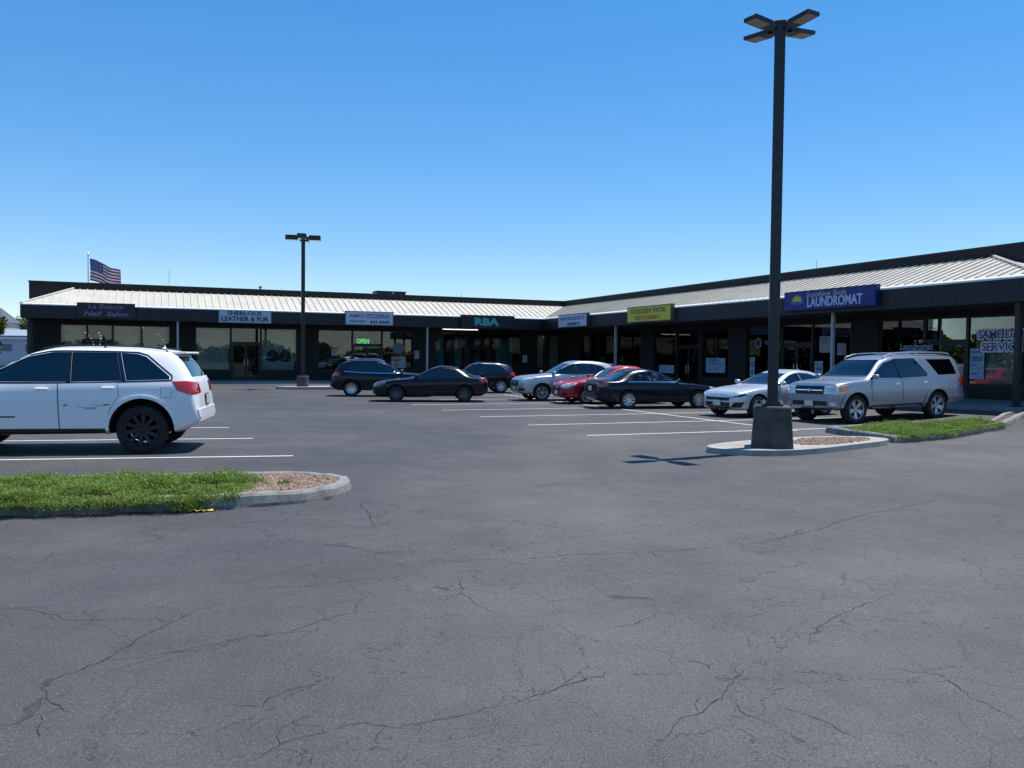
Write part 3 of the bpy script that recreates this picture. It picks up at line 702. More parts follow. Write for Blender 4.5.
pu = tl('violet_letters', (.26, .15, .30))
text_mesh('La Beauty', .34, tl('grey_violet_letters', (.20, .14, .22)), e, (0, FY, .17), bold=.006, width=1.75, shear=.25); text_mesh('Nail  Salon', .34, pu, e, (0, FY, -.17), bold=.008, width=2.15, shear=.25)
e, W, H = sign(-20.08, -17.22, 3.44, 4.16, 'L', 'pale blue grey leather and fur sign with navy capitals', tl('pale_blue_sign', (.46, .54, .60)), tl('grey_rim', (.25, .28, .33)))
nv = tl('navy_letters', (.02, .045, .12))
text_mesh('SHERLOCK', .30, nv, e, (0, FY, .19), bold=.008, width=1.9); text_mesh('LEATHER & FUR', .36, nv, e, (0, FY, -.13), bold=.012, width=2.55)
e, W, H = sign(-13.0, -10.08, 3.48, 4.31, 'L', 'pale lavender pizzeria sign with a phone number line', tl('lavender_sign', (.60, .60, .68)), tl('grey_rim_b', (.14, .14, .17)))
gv = tl('mauve_letters', (.20, .17, .30)); bl = tl('steel_blue_letters', (.10, .19, .33))
text_mesh('AMICI', .30, gv, e, (-.78, FY, .14), bold=.006, width=.95, shear=.2); text_mesh('PIZZERIA', .34, gv, e, (.52, FY, .14), bold=.008, width=1.45)
text_mesh('DELIVERY', .2, bl, e, (-.68, FY, -.2), bold=.005, width=1.05); text_mesh('641-6363', .24, nv, e, (.62, FY, -.2), bold=.008, width=1.2)
e, W, H = sign(-5.76, -2.15, 3.47, 4.29, 'L', 'black sign with bold teal letters beside the inner corner', tl('black_sign', (.012, .012, .014)))
text_mesh('RBA', .62, tl('teal_letters', (.035, .26, .28), emit=.12), e, (-.08, FY, 0), bold=.03, width=1.65)
e, W, H = sign(2.75, 6.6, 3.5, 4.3, 'R', 'pale blue white sign nearest the inner corner on the wing with the laundromat', tl('blue_white_sign', (.56, .60, .74)), tl('grey_rim_c', (.05, .05, .06)))
text_mesh('INSURANCE', .3, gv, e, (0, FY, .14), bold=.004, width=3.3); text_mesh('AGENCY', .26, nv, e, (.2, FY, -.2), bold=.008, width=1.7)
e, W, H = sign(11.2, 15.37, 3.53, 4.35, 'R', 'faded yellow kitchen sign with ochre lettering', tl('yellow_sign', (.75, .60, .05)), tl('olive_rim', (.12, .12, .07)))
oc = tl('olive_letters', (.30, .25, .03)); rd = tl('brown_red_letters', (.40, .20, .05))
text_mesh('GOLDEN WOK', .34, oc, e, (0, FY, .17), bold=.012, width=3.4); text_mesh('KITCHEN', .28, rd, e, (-.1, FY, -.18), bold=.008, width=2.2)
e, W, H = sign(23.42, 28.07, 3.6, 4.34, 'R', 'royal blue laundromat sign with a rising yellow sun', tl('royal_blue_sign', (.018, .022, .20)), tl('blue_rim', (.012, .015, .12)))
text_mesh('Sunshine Suds', .24, tl('gold_letters', (.36, .36, .30)), e, (-.05, FY, .2), bold=.006, width=2.05, shear=.15)
text_mesh('LAUNDROMAT', .5, tl('silver_blue_letters', (.52, .58, .72)), e, (.36, FY, -.09), bold=.012, width=2.75)
mb = MB(); c = (-1.58, .0); ns = 11
vs = [(c[0], FY - .003, c[1] - .04)]
for i in range(2 * ns + 1):
    a = PI * i / (2 * ns); r_ = .30 if i % 2 == 0 else .19; vs.append((c[0] - r_ * 1.15 * math.cos(a), FY - .003, c[1] - .04 + r_ * math.sin(a)))
mb.add(vs, [(0, i, i + 1) for i in range(1, 2 * ns + 1)]); mb.build('sun_emblem', tl('sun_yellow', (.62, .50, .05)), e)
mb = MB(); vs = []
for i in range(13):
    x = c[0] - .36 + .06 * i; vs += [(x, FY - .003, c[1] - .06 + .02 * math.sin(i * 1.6)), (x, FY - .003, c[1] - .15 + .05 * abs(i - 6) / 6)]
mb.add(vs, [(2 * i, 2 * i + 2, 2 * i + 3, 2 * i + 1) for i in range(12)]); mb.build('wave_emblem', tl('wave_blue', (.04, .16, .50)), e)

# ------------------------------------------------------------------ what one sees in and on the shop windows
def at(T, x, y, z): return bm_ @ T @ Vector((x, y, z))
def hang(name, T, x, y, z, label, cat, group=None):
    return empty(name, at(T, x, y, z), AL if T is TL else AL - PI / 2, label, cat, group)
# fluorescent tube under the canopy by the inner corner
e = hang('tube_light', TL, -5.2, 1.5, ZF + .02, 'lit fluorescent tube light under the canopy by the teal letter sign', 'tube light')
mb = MB(); mb.box((0, 0, -.02), (2.5, .14, .05)); mb.build('housing', M['white'], e)
em = plain('lit_tube', (1., .96, .88), .5, emit=1.1); mb = MB(); mb.tube([(-1.2, 0, -.07), (1.2, 0, -.07)], .025, 8); mb.build('tube', em, e)
for nm, T, x, y, z, wd, lab in (('ceiling_lamp', TL, 1.15, SB + 1.2, 3.1, .5, 'small lit ceiling lamp inside the narrow corner window nearest the teal letter sign'), ('ceiling_lamp', TL, 2.2, SB + 1.3, 3.15, .6, 'lit ceiling lamp inside the narrow window in the inner corner'),
        ('ceiling_lamp', TL, -24.9, SB + 2.0, 3.2, .5, 'lit ceiling lamp inside the nail salon nearest its door'), ('ceiling_lamp', TL, -23.9, SB + 2.6, 3.2, .5, 'lit ceiling lamp inside the nail salon nearest its end pier')):
    e = hang(nm, T, x, y, z, lab, 'ceiling lamp', 'lit lamps inside the shops'); mb = MB(); mb.box((0, 0, .04), (wd + .1, .2, .06)); mb.build('housing', M['white'], e)
    mb = MB(); mb.box((0, 0, 0), (wd, .14, .03)); mb.build('diffuser', em, e)
# leather shop: pale backdrops and two jackets
bkd = plain('pale_backdrop', (.42, .50, .50), .85, var=.25, scale=1.); 
for a, b, lab in ((-21.1, -19.3, 'pale green display screen in the leather shop window without jackets'), (-17.4, -15.45, 'pale grey display screen behind the two jackets in the leather shop')):
    e = hang('display_screen', TL, (a + b) / 2, SB + .34, .13, lab, 'display screen'); mb = MB(); mb.b2((a - (a + b) / 2, 0, .5), (b - (a + b) / 2, .05, 3.0)); mb.build('panel', bkd, e)
    mb = MB(); [mb.b2((s * (b - a) / 2 * .9 - .03, .05, 0), (s * (b - a) / 2 * .9 + .03, .1, 2.2)) for s in (-1, 1)]; mb.build('support', M['bronze'], e)
dk = plain('black_leather', (.012, .012, .014), .4)
for x, lab in ((-16.75, 'black leather jacket on display nearest the leather shop door'), (-16.0, 'black leather jacket on display beside the window end')):
    e = hang('jacket', TL, x, SB + .27, 1.25, lab, 'jacket', 'jackets in the leather shop window')
    mb = MB(); mb.smooth = True
    mb.tube([(0, 0, 0), (0, 0, .3), (0, 0, .55), (0, 0, .66), (0, 0, .72)], [.22, .2, .23, .13, .08], 12, Matrix.Diagonal((1, .3, 1, 1)))
    mb.build('coat_body', dk, e)
    for s in (-1, 1): mb = MB(); mb.smooth = True; mb.tube([(s * .17, 0, .58), (s * .27, -.02, .4), (s * .31, -.05, .08)], [.085, .08, .06], 10, Matrix.Diagonal((1, .6, 1, 1))); mb.build('sleeve', dk, e)
    mb = MB(); mb.tube([(0, 0, -1.12), (0, 0, 0)], .025, 8); mb.tube([(0, 0, -1.12), (0, 0, -1.08)], [.06, .05], 12); mb.build('stand', M['alloy'], e)
# window posters and decals that ride on the glass
def poster(T, x, z, wd, h, col, label, cat='poster', y=SB + .06, name='poster', grp=None, stripes=None):
    e = hang(name, T, x, y, z, label, cat, grp); mb = MB(); mb.b2((-wd / 2, -.004, -h / 2), (wd / 2, .0, h / 2)); mb.build('sheet', plain('poster_paper', col, .6, var=.45, scale=7), e)
    if stripes:
        rr_ = random.Random(int(abs(x * 100))); mb = MB(); z = h * .42
        while z > -h * .40:
            hh = h * rr_.choice((.05, .07, .16)); a = -wd * rr_.uniform(.30, .42); b = wd * rr_.uniform(-.05, .42)
            mb.m = rr_.choice((0, 0, 1)); mb.b2((a, -.006, z - hh), (b, -.0045, z)); z -= hh + h * rr_.uniform(.04, .12)
        mb.build('print', [plain('poster_print', stripes, .6), plain('poster_print_pale', tuple(min(1, .5 * c + .3 * k) for c, k in zip(stripes, (1., .9, .7))), .6)], e)
    return e
poster(TL, -13.0, 1.85, .4, .45, (.45, .46, .5), 'small white notice on the pizzeria window', 'notice', stripes=(.2, .2, .25))
e = poster(TL, -8.9, 1.25, .95, .75, (.42, .38, .40), 'pale menu board low on the pizzeria end window', 'menu board', stripes=(.3, .1, .08))
poster(TL, -.05, 1.55, .35, .5, (.5, .5, .58), 'white notice on the dark pier at the inner corner', 'notice', y=SB - .004, stripes=(.3, .3, .36))
poster(TL, -7.7, 1.75, .3, .55, (.4, .4, .45), 'grey notice on the pier beside the pale post', 'notice', y=SB - .004, stripes=(.25, .25, .3))
bulb = plain('small_white_bulb', (.9, .9, .92), .5, emit=.7)
for k, (x, lab) in enumerate(((-27.0, 'dotted string of white lights in the salon window under its sign'), (-23.2, 'dotted string of white lights in the salon window beside the pale post'))):
    e = hang('string_lights', TL, x, SB + .2, 2.35, lab, 'string lights', 'white light strings in the salon windows')
    mb = MB(); wire = MB()
    for c in range(2 + k):
        pts = [Vector((.5 * c + .28 * math.sin(t * 2.6 + c) * (1 if k == 0 and c == 0 else .8) + .2 * t, 0, .45 - .16 * j)) for j, t in enumerate([i / 6 for i in range(7)])]
        wire.tube(pts, .006, 4)
        for q in pts: mb.lathe([(0, .034), (.03, .015), (.03, -.015), (0, -.034)], 6, Matrix.Translation(q))
    wire.build('wire', M['blackpl'], e); o = mb.build('bulbs', bulb, e); o['kind'] = 'stuff'
# pizza chef-like round decal is built as a plain round emblem
e = hang('window_emblem', TL, -8.9, SB + .062, 2.15, 'round pale blue emblem with a red band on the pizzeria end window', 'window emblem')
mb = MB(); mb.add([(.42 * math.cos(2 * PI * i / 24), 0, .36 * math.sin(2 * PI * i / 24)) for i in range(24)], [tuple(range(24))]); mb.build('disc', plain('emblem_blue', (.16, .23, .28), .6), e)
mb = MB(); vs = [(-.95 + .19 * i, -.003, -.38 + .06 * math.sin(i * .7) + k * .09) for i in range(11) for k in (0, 1)]; mb.add(vs, [(2 * i, 2 * i + 2, 2 * i + 3, 2 * i + 1) for i in range(10)]); mb.build('band', plain('emblem_red', (.32, .08, .06), .6), e)
def neon(T, x, z, txt, c, wd, label, y=SB + .2):
    e = hang('neon_sign', T, x, y, z, label, 'neon sign'); mb = MB(); mb.b2((-wd * .62, .004, -wd * .24), (wd * .62, .03, wd * .24)); mb.build('backing', plain('neon_backing', tuple(k * .12 for k in c), .5), e)
    text_mesh(txt, .4, plain('neon_' + txt, c, .4, emit=.8), e, (0, -.01, 0), bold=.012, width=wd)
neon(TL, -11.2, 2.58, 'OPEN', (.06, .75, .16), .8, 'glowing green open sign in the pizzeria transom')
neon(TR, 12.2, 2.72, 'OPEN', (.75, .04, .09), .95, 'glowing red open sign over the kitchen shop door')
lan = plain('red_glow', (.5, .02, .03), .5, emit=.35)
for x, lab in ((1.1, 'dim red round window light nearest the inner corner'), (3.4, 'dim red round window light second from the inner corner'), (6.2, 'dim red round window light behind the pale canopy post')):
    e = hang('window_light', TR, x, SB + .35, 2.55, lab, 'window light', 'red lights in the corner shop windows')
    mb = MB(); mb.smooth = True; mb.lathe([(0, .16), (.15, .13), (.26, 0), (.15, -.13), (0, -.16)], 14); mb.build('globe', lan, e)
    mb = MB(); mb.tube([(0, 0, .14), (0, 0, .8)], .008, 5); mb.build('cord', M['blackpl'], e)
# teal dressing in the RBA windows
teal = plain('teal_drape', (.05, .17, .18), .7, var=.5, scale=2.5)
def drape(T, x, z0, z1, wd, mat, label, y=SB + .4, n=18, amp=.04, cat='curtain'):
    mb = MB(); mb.smooth = True; vs = []
    for i in range(n + 1):
        for z in (z0, z1): vs.append((-wd / 2 + wd * i / n, amp * math.sin(i * 1.9 + (z > 2)), z))
    mb.add(vs, [(2 * i, 2 * i + 2, 2 * i + 3, 2 * i + 1) for i in range(n)])
    o = mb.build('curtain', mat); o.location = at(T, x, y, 0); o.rotation_euler = (0, 0, AL if T is TL else AL - PI / 2); return tag(o, label, cat)
drape(TL, -6.0, .9, 3.0, .55, teal, 'teal drape at the window edge beside the pale post'); drape(TL, -4.75, .9, 3.0, .5, teal, 'teal drape beside the door under the teal letters'); drape(TL, -1.4, .8, 2.9, 1.2, teal, 'wide teal drape in the window beside the inner corner pier')
# beige blinds in the laundromat and salon windows
beige = plain('beige_blind', (.50, .46, .37), .85, var=.3, scale=1.5); 
for T, x, wd, lab in ((TL, -27.6, .9, 'beige blind in the first salon window by the wing end'), (TL, -24.9, 1.2, 'beige blind in the salon window beside the door'), (TL, -23.4, 1.2, 'beige blind in the last salon window'),
        (TL, 1.15, .5, 'beige blind in the narrow corner window nearest the teal letter sign'), (TL, 2.2, .7, 'beige blind in the narrow window in the inner corner'),
        (TR, 20.5, 1.7, 'beige blind behind the laundromat double door'), (TR, 22.1, .8, 'beige blind beside the pale post under the laundromat sign'), (TR, 23.3, .7, 'narrow beige blind beside the laundromat pier'), (TR, 25.7, .7, 'narrow beige blind behind the roof of the silver off-roader'), (TR, 30.1, 1.5, 'wide beige blind behind the same day service lettering')):
    drape(T, x, .95, 3.2, wd, beige, lab, y=SB + .18, n=24, amp=.015, cat='blind')
pb = (.30, .46, .60)
for x, z, wd, h, lab in ((14.6, 1.35, 1.6, .75, 'pale blue poster low in the window beside the kitchen shop door'), (10.1, 1.1, 1.5, .45, 'pale blue strip poster low in the first kitchen shop window'), (17.5, 1.3, .35, .9, 'tall pale blue poster at the window edge beside the dark pier'),
        (19.0, 1.4, .35, .7, 'small cream poster beside the tall lamp pole'), (21.9, 1.15, .5, .8, 'pale blue poster under the laundromat window emblem'), (29.5, 1.45, .55, 1.05, 'bright blue poster beside the laundromat end door'), (31.9, 2.05, .42, .5, 'pale pink notice over the same day service lettering'), (32.2, 1.3, .35, .7, 'small pale blue poster beside the dark corner post')):
    poster(TR, x, z + gw(TR, x, SB) * .6, wd, h, (.55, .40, .42) if 'pink' in lab else ((.5, .48, .42) if 'cream' in lab else pb), lab, stripes=(.14, .2, .34), y=SB + .055 if 'pink' in lab else SB + .06)
poster(TR, 22.3, 2.35, .75, .7, (.25, .36, .52), 'pale blue window emblem sheet under the laundromat sign', stripes=(.4, .12, .2)); poster(TR, 23.2, 2.15, .5, .5, (.30, .22, .34), 'mauve window sheet beside the laundromat pier', stripes=(.2, .2, .4))
wl = plain('white_decal', (.85, .85, .88), .5); bl2 = plain('blue_decal', (.10, .08, .36), .5); sk = plain('sky_decal', (.28, .38, .52), .5)
e = hang('window_lettering', TR, 30.45, SB - .012, 2.42, 'two line purple blue same day service lettering on the end laundromat window', 'window lettering')
for z, t, wd in ((.2, 'SAME DAY', 1.75), (-.22, 'SERVICE', 1.45)):
    text_mesh(t, .42, wl, e, (0, .004, z), bold=.05, width=wd + .1, depth=.003, name='outline'); text_mesh(t, .40, bl2, e, (0, -.006, z), bold=.006, width=wd, depth=.003)
e = hang('window_lettering', TR, 26.9, SB - .01, 2.15, 'pale blue swoosh logo on the laundromat window behind the silver off-roader', 'window lettering')
text_mesh('Laundromat', .34, sk, e, (.1, 0, .08), bold=.008, width=1.5, depth=.003, shear=.2)
mb = MB(); vs = []
for i in range(15):
    t = i / 14; x = -.75 + 1.7 * t; z = -.16 + .1 * math.sin(t * PI); vs += [(x, 0, z - .05 * math.sin(PI * t)), (x, 0, z + .02)]
mb.add(vs, [(2 * i, 2 * i + 2, 2 * i + 3, 2 * i + 1) for i in range(14)]); mb.build('swoosh', sk, e)
e = hang('window_lettering', TR, 18.3, SB + .06, 2.45, 'pale circular emblem on the window behind the tall lamp', 'window lettering')
mb = MB(); vs = []
for i in range(32):
    for r_ in (.28 if i % 4 < 2 else .23, .15): vs.append((r_ * math.cos(2 * PI * i / 32) - .4, 0, r_ * math.sin(2 * PI * i / 32)))
mb.add(vs, [(2 * i, 2 * ((i + 1) % 32), 2 * ((i + 1) % 32) + 1, 2 * i + 1) for i in range(32)]); mb.build('gear', plain('gear_blue', (.16, .21, .28), .6), e)
for k, (a, b, z) in enumerate(((.0, .75, .05), (.05, .6, -.06))): mb = MB(); mb.b2((a, -.002, z), (b, .002, z + .06)); mb.build('print', plain('gear_blue', (.16, .21, .28), .6), e)
# waste bin by the end window
# ------------------------------------------------------------------ lamps
def head_box(name_parent, c, az, size, tilt=.0, lensm=None, neck=0):
    pass
def tall_lamp():
    e = empty('parking_lamp', (4.77, 15.45, .10), 0, 'tall square dark lamp post with four flat heads on a tapered concrete pedestal', 'lamp post', 'parking lot lamps')
    mb = MB(); n = 4; vs = []
    a, b = .37, .315; h = .75
    mb.add([(-a, -a, -.1), (a, -a, -.1), (a, a, -.1), (-a, a, -.1), (-b, -b, h), (b, -b, h), (b, b, h), (-b, b, h)], [(3, 2, 1, 0), (4, 5, 6, 7), (0, 1, 5, 4), (1, 2, 6, 5), (2, 3, 7, 6), (3, 0, 4, 7)])
    o = mb.build('pedestal', M['pedestal'], e); o.rotation_euler = (0, 0, R(-15))
    bv = o.modifiers.new('b', 'BEVEL'); bv.width = .03; bv.segments = 2
    mb = MB(); mb.box((0, 0, h + .02), (.36, .36, .04), R(-15)); mb.box((0, 0, h + .06), (.27, .27, .05), R(-15)); mb.build('base_plate', M['pole'], e)
    for sx in (-1, 1):
        for sy in (-1, 1):
            q = Matrix.Rotation(R(-15), 3, 'Z') @ Vector((sx * .145, sy * .145, h)); mb = MB(); mb.tube([q, q + Vector((0, 0, .11))], .014, 6); mb.tube([q + Vector((0, 0, .04)), q + Vector((0, 0, .075))], .026, 6); mb.build('anchor_bolt', M['alloy'], e)
    mb = MB(); mb.box((0, 0, 4.205), (.186, .186, 6.89), R(-15), bev=.012); mb.build('pole', M['pole'], e)
    mb = MB(); mb.lathe([(.14, 7.63), (.14, 7.68), (.05, 7.72), (0, 7.72)], 4, Matrix.Rotation(R(-15 + 45), 4, 'Z')); mb.build('pole_cap', M['pole'], e)
    for az in (30, 120, 210, 300):
        T = Matrix.Rotation(R(az), 4, 'Z') @ Matrix.Diagonal((.82, .82, 1, 1)) @ Matrix.Translation((0, 0, 7.53)) @ Matrix.Rotation(R(-4), 4, 'Y')
        mb = MB(); mb.b2((.10, -.045, -.03), (.26, .045, .03), T); 
        mb.prism([(.24, -.10), (.40, -.18), (.92, -.18), (.92, .18), (.40, .18), (.24, .10)], -.028, .035, T)
        for i in range(5): mb.b2((.28, -.09 + .04 * i, .034), (.5, -.08 + .04 * i, .075), T)
        o = mb.build('lamp_head', M['pole'], e)
        mb = MB(); mb.b2((.47, -.14, -.036), (.89, .14, -.0282), T); mb.build('led_panel', plain('led_panel', (.34, .30, .25), .4, var=.2, scale=30), o)
tall_lamp()
def far_lamp():
    e = empty('parking_lamp', (-10.29, 41.57, .12), AL, 'dark lamp post with box heads on a round base before the leather shop', 'lamp post', 'parking lot lamps')
    mb = MB(); mb.lathe([(.29, -.1), (.29, .5), (.27, .53), (0, .53)], 24); mb.build('pedestal', M['pedestal'], e)
    mb = MB(); mb.box((0, 0, .55), (.32, .32, .04)); mb.build('base_plate', M['pole'], e)
    mb = MB(); mb.box((0, 0, 3.95), (.17, .17, 6.8), bev=.01); mb.build('pole', M['pole'], e)
    for k in range(4):
        T = Matrix.Rotation(R(90 * k - 22.5 + 8), 4, 'Z') @ Matrix.Translation((0, 0, 7.28))
        mb = MB(); mb.b2((.05, -.04, -.04), (.3, .04, .04), T); mb.box((.56, 0, .0), (.55, .42, .23), 0, T, bev=.025)
        o = mb.build('lamp_head', M['pole'], e); mb = MB(); mb.b2((.32, -.17, -.121), (.8, .17, -.1155), T); mb.build('lens', M['lens'], o)
far_lamp()

# ------------------------------------------------------------------ flag behind the roof
fp = empty('flagpole', (-31.05, 62, 0), 0, 'tall thin white flagpole rising behind the roof of the long wing', 'flagpole')
mb = MB(); mb.tube([(0, 0, 0), (0, 0, 4), (0, 0, 8.75)], [.07, .06, .04], 10); mb.build('pole', M['white'], fp)
mb = MB(); mb.smooth = True; mb.lathe([(0, 8.95), (.07, 8.9), (.08, 8.84), (.05, 8.76), (0, 8.75)], 12); mb.build('finial', M['chrome'], fp)
def flag():
    W, H = 2.5, 1.6; nx, ny = 52, 26; mb = MB(); mb.smooth = True; vs = []
    def pt(u, v, off=0):          # u along the fly, v down the hoist
        x = W * u * (.97 - .03 * u); y = .20 * u * math.sin(7.5 * u - 1.2 + 1.5 * v) + .06 * math.sin(15 * u + 3 * v)
        z = 8.55 - H * v * (1 - .12 * u) - .95 * u ** 1.15 + .13 * u * math.sin(6.5 * u + 1.0); return Vector((x + .12, y + off, z))
    for i in range(nx + 1):
        for j in range(ny + 1): vs.append(pt(i / nx, j / ny))
    for i in range(nx):
        for j in range(ny):
            mb.m = 2 if (i < nx * .4 and j < 14) else (0 if (j // 2) % 2 == 0 else 1)
            a = i * (ny + 1) + j; mb.add([], [])
            mb.f.append((a, a + ny + 1, a + ny + 2, a + 1)); mb.mi.append(mb.m); mb.sm.append(True)
    mb.v = [tuple(p) for p in vs]
    st = MB()
    for row in range(9):
        for c in range(6 if row % 2 == 0 else 5):
            u0 = .4 * ((c * 2 + 1 + (row % 2)) / 12); v0 = (7 / 13) * (row + 1) / 10
            for off in (-.012, .012):
                q = []
                for k in range(10):
                    a = PI / 2 + 2 * PI * k / 10; r = .042 if k % 2 == 0 else .018
                    q.append(pt(u0 + r * math.cos(a) / W, v0 - r * math.sin(a) / H, off))
                st.add(q, [tuple(range(10))])
    fl = empty('flag', (-31.05, 62, 0), R(-6), 'red white and blue starred flag streaming from the pole above the roof', 'flag')
    mb.build('cloth', [plain('flag_red', (.36, .03, .05), .8), plain('flag_white', (.72, .70, .70), .8), plain('flag_blue', (.03, .04, .17), .8)], fl)
    st.build('stars', plain('flag_star', (.72, .72, .74), .8), fl)
flag()
# ------------------------------------------------------------------ cars (x forward, y to the driver's left, z up, origin on the ground under the middle)
def pchip(pts):
    pts = sorted(pts); xs = np.array([p[0] for p in pts], float); ys = np.array([p[1] for p in pts], float)
    h = np.diff(xs); d = np.diff(ys) / h; m = np.zeros(len(xs)); m[0] = d[0]; m[-1] = d[-1]
    for i in range(1, len(xs) - 1):
        if d[i - 1] * d[i] > 0:
            w1 = 2 * h[i] + h[i - 1]; w2 = h[i] + 2 * h[i - 1]; m[i] = (w1 + w2) / (w1 / d[i - 1] + w2 / d[i])
    def f(x):
        x = min(max(x, xs[0]), xs[-1]); i = min(max(int(np.searchsorted(xs, x) - 1), 0), len(xs) - 2); t = (x - xs[i]) / h[i]
        return (ys[i] * (1 + 2 * t) * (1 - t) ** 2 + m[i] * h[i] * t * (1 - t) ** 2 + ys[i + 1] * t * t * (3 - 2 * t) + m[i + 1] * h[i] * t * t * (t - 1))
    return f
def eval_mods(me, mats, mods):
    ob = bpy.data.objects.new('tmp', me); COL.objects.link(ob)
    for kind, arg in mods:
        if kind == 'sub': md = ob.modifiers.new('s', 'SUBSURF'); md.levels = arg; md.render_levels = arg
        else:
            md = ob.modifiers.new('b', 'BOOLEAN'); md.operation = 'DIFFERENCE'; md.solver = 'EXACT'; md.object = arg; md.material_mode = 'TRANSFER'
    dg = bpy.context.evaluated_depsgraph_get(); dg.update()
    out = bpy.data.meshes.new_from_object(ob.evaluated_get(dg)); bpy.data.objects.remove(ob); return out
def loft(secs):
    """secs: list of (x, half profile [(y,z)] from the bottom middle to the top middle)"""
    bm = bmesh.new(); rings = []
    for x, hp in secs:
        ring = [(x, y, z) for y, z in hp] + [(x, -y, z) for y, z in hp[-2:0:-1]]
        rings.append([bm.verts.new(p) for p in ring])
    n = len(rings[0])
    for a, b in zip(rings, rings[1:]):
        for k in range(n): bm.faces.new((a[k], a[(k + 1) % n], b[(k + 1) % n], b[k]))
    bm.faces.new(rings[0]); bm.faces.new(rings[-1][::-1])
    bmesh.ops.recalc_face_normals(bm, faces=bm.faces)
    me = bpy.data.meshes.new('loft'); bm.to_mesh(me); bm.free(); return me
class CarBody:
    def __init__(s, sp):
        s.sp = sp; L = sp['L']; s.zt, s.zs, s.zb, s.wl, s.wt = (pchip(sp[k]) for k in ('zt', 'zs', 'zb', 'wl', 'wt'))
        xa, xb = min(p[0] for p in sp['zt']), max(p[0] for p in sp['zt']); xs = set(np.round(np.linspace(xa, xb, 37), 3)) | {round(p[0], 3) for p in sp['zt']}
        for d in (.012, .04, .09, .15): xs |= {round(xb - d, 3), round(xa + d, 3)}
        xs = sorted(xs); xs = [x for i, x in enumerate(xs) if i == 0 or x - xs[i - 1] > .011 or i == len(xs) - 1]
        me = loft([(x, s.section(x)) for x in xs]); me.materials.append(sp['paint'])
        s.base = eval_mods(me, None, [('sub', 1)])
        bm = bmesh.new(); bm.from_mesh(s.base); s.bvh = BVHTree.FromBMesh(bm); bm.free()
    def section(s, x, inset=0., floor=None):
        e = s.sp.get('edge', .055); zt, zb, wl, wt = s.zt(x), s.zb(x), s.wl(x), s.wt(x); zs = min(s.zs(x), zt - .02); ws = wl * .952
        e = min(e, (zt - zs) * .6)
        if not inset:
            k = zs - zb; bow = .018 * min(1, (zt - zs) / .3)
            return [(0, zb), (.6 * wl, zb), (.9 * wl, zb + .012), (.97 * wl, zb + .06), (.992 * wl, zb + .3 * k), (wl, zb + .55 * k), (wl * .993, zb + .78 * k), (wl * .978, zb + .93 * k), (ws, zs),
                    ((ws + wt) / 2 + bow, (zs + zt - e) / 2), (wt, zt - e), (wt * .9, zt - e * .42), (wt * .55, zt - e * .08), (0, zt)]
        i = inset; f = floor; z2 = max(f + .12, zs - .02); z3 = max(z2 + .05, zt - i)
        yl = s.sp['W'] / 2 - .42; z2 = max(f + .12, zs - .02); zl = max(f + .06, zs - .14)
        return [(0, f), (yl, f), (yl, zl), (ws - i, z2), (max(.2, wt - i * .8), max(z2 + .03, z3 - e)), (wt * .8, z3), (0, z3)]
    def ray(s, p, phi):
        d = Vector((-math.cos(phi), -math.sin(phi), 0)); o = Vector(p) - d * 6
        o.z = p[2]; h = s.bvh.ray_cast(o, d)
        if h[0] is None:
            q = s.bvh.find_nearest(Vector(p)); return q[0], q[1]
        return h[0], h[1]
    def patch(s, polys, phi, off, res=.07, rim=True, mi=0, mb=None):
        """flat outlines (3-D points seen along direction phi) laid onto the body surface"""
        sx = Vector((-math.sin(phi), math.cos(phi), 0)); d = Vector((-math.cos(phi), -math.sin(phi), 0)); mb = mb or MB()
        for poly in polys:
            bm = bmesh.new(); q = [(Vector(p).dot(sx), p[2]) for p in poly]
            bm.faces.new([bm.verts.new((a, b, 0)) for a, b in q])
            lo = (min(a for a, _ in q), min(b for _, b in q)); hi = (max(a for a, _ in q), max(b for _, b in q))
            for ax in (0, 1):
                k = int((hi[ax] - lo[ax]) / res)
                for i in range(1, k + 1):
                    c = lo[ax] + (hi[ax] - lo[ax]) * i / (k + 1); co = Vector((c, 0, 0)) if ax == 0 else Vector((0, c, 0)); no = Vector((1, 0, 0)) if ax == 0 else Vector((0, 1, 0))
                    bmesh.ops.bisect_plane(bm, geom=bm.verts[:] + bm.edges[:] + bm.faces[:], plane_co=co, plane_no=no, dist=1e-5)
            base = -d * 3
            for v in bm.verts:
                p = sx * v.co.x + Vector((0, 0, v.co.y)); h, nn = s.ray(p, phi); 
                if nn.dot(d) > 0: nn = -nn
                v.co = h + (nn - d).normalized() * off
            if rim and off > 0:
                be = [e for e in bm.edges if len(e.link_faces) == 1]
                r = bmesh.ops.extrude_edge_only(bm, edges=be)
                for v in r['geom']:
                    if isinstance(v, bmesh.types.BMVert): v.co += d * (off + .012)
            bm.normal_update()
            for f in bm.faces[:1]:
                pass
            bmesh.ops.recalc_face_normals(bm, faces=bm.faces)
            big = max(bm.faces, key=lambda f: f.calc_area())
            if big.normal.dot(d) > 0: bmesh.ops.reverse_faces(bm, faces=bm.faces)
            bm.verts.index_update(); mb.m = mi; mb.smooth = False
            mb.add([v.co for v in bm.verts], [[v.index for v in f.verts] for f in bm.faces]); bm.free()
        return mb
def S(poly, side): return [(x, side * .95, z) for x, z in poly]            # side-view outline
def Fv(poly, x): return [(x, y, z) for y, z in poly]                        # front / rear view outline
def sym(half): return [(y, z) for y, z in half] + [(-y, z) for y, z in half[::-1]]
def grow(poly, d):
    return [tuple(p) for p in inset(poly, -d)]
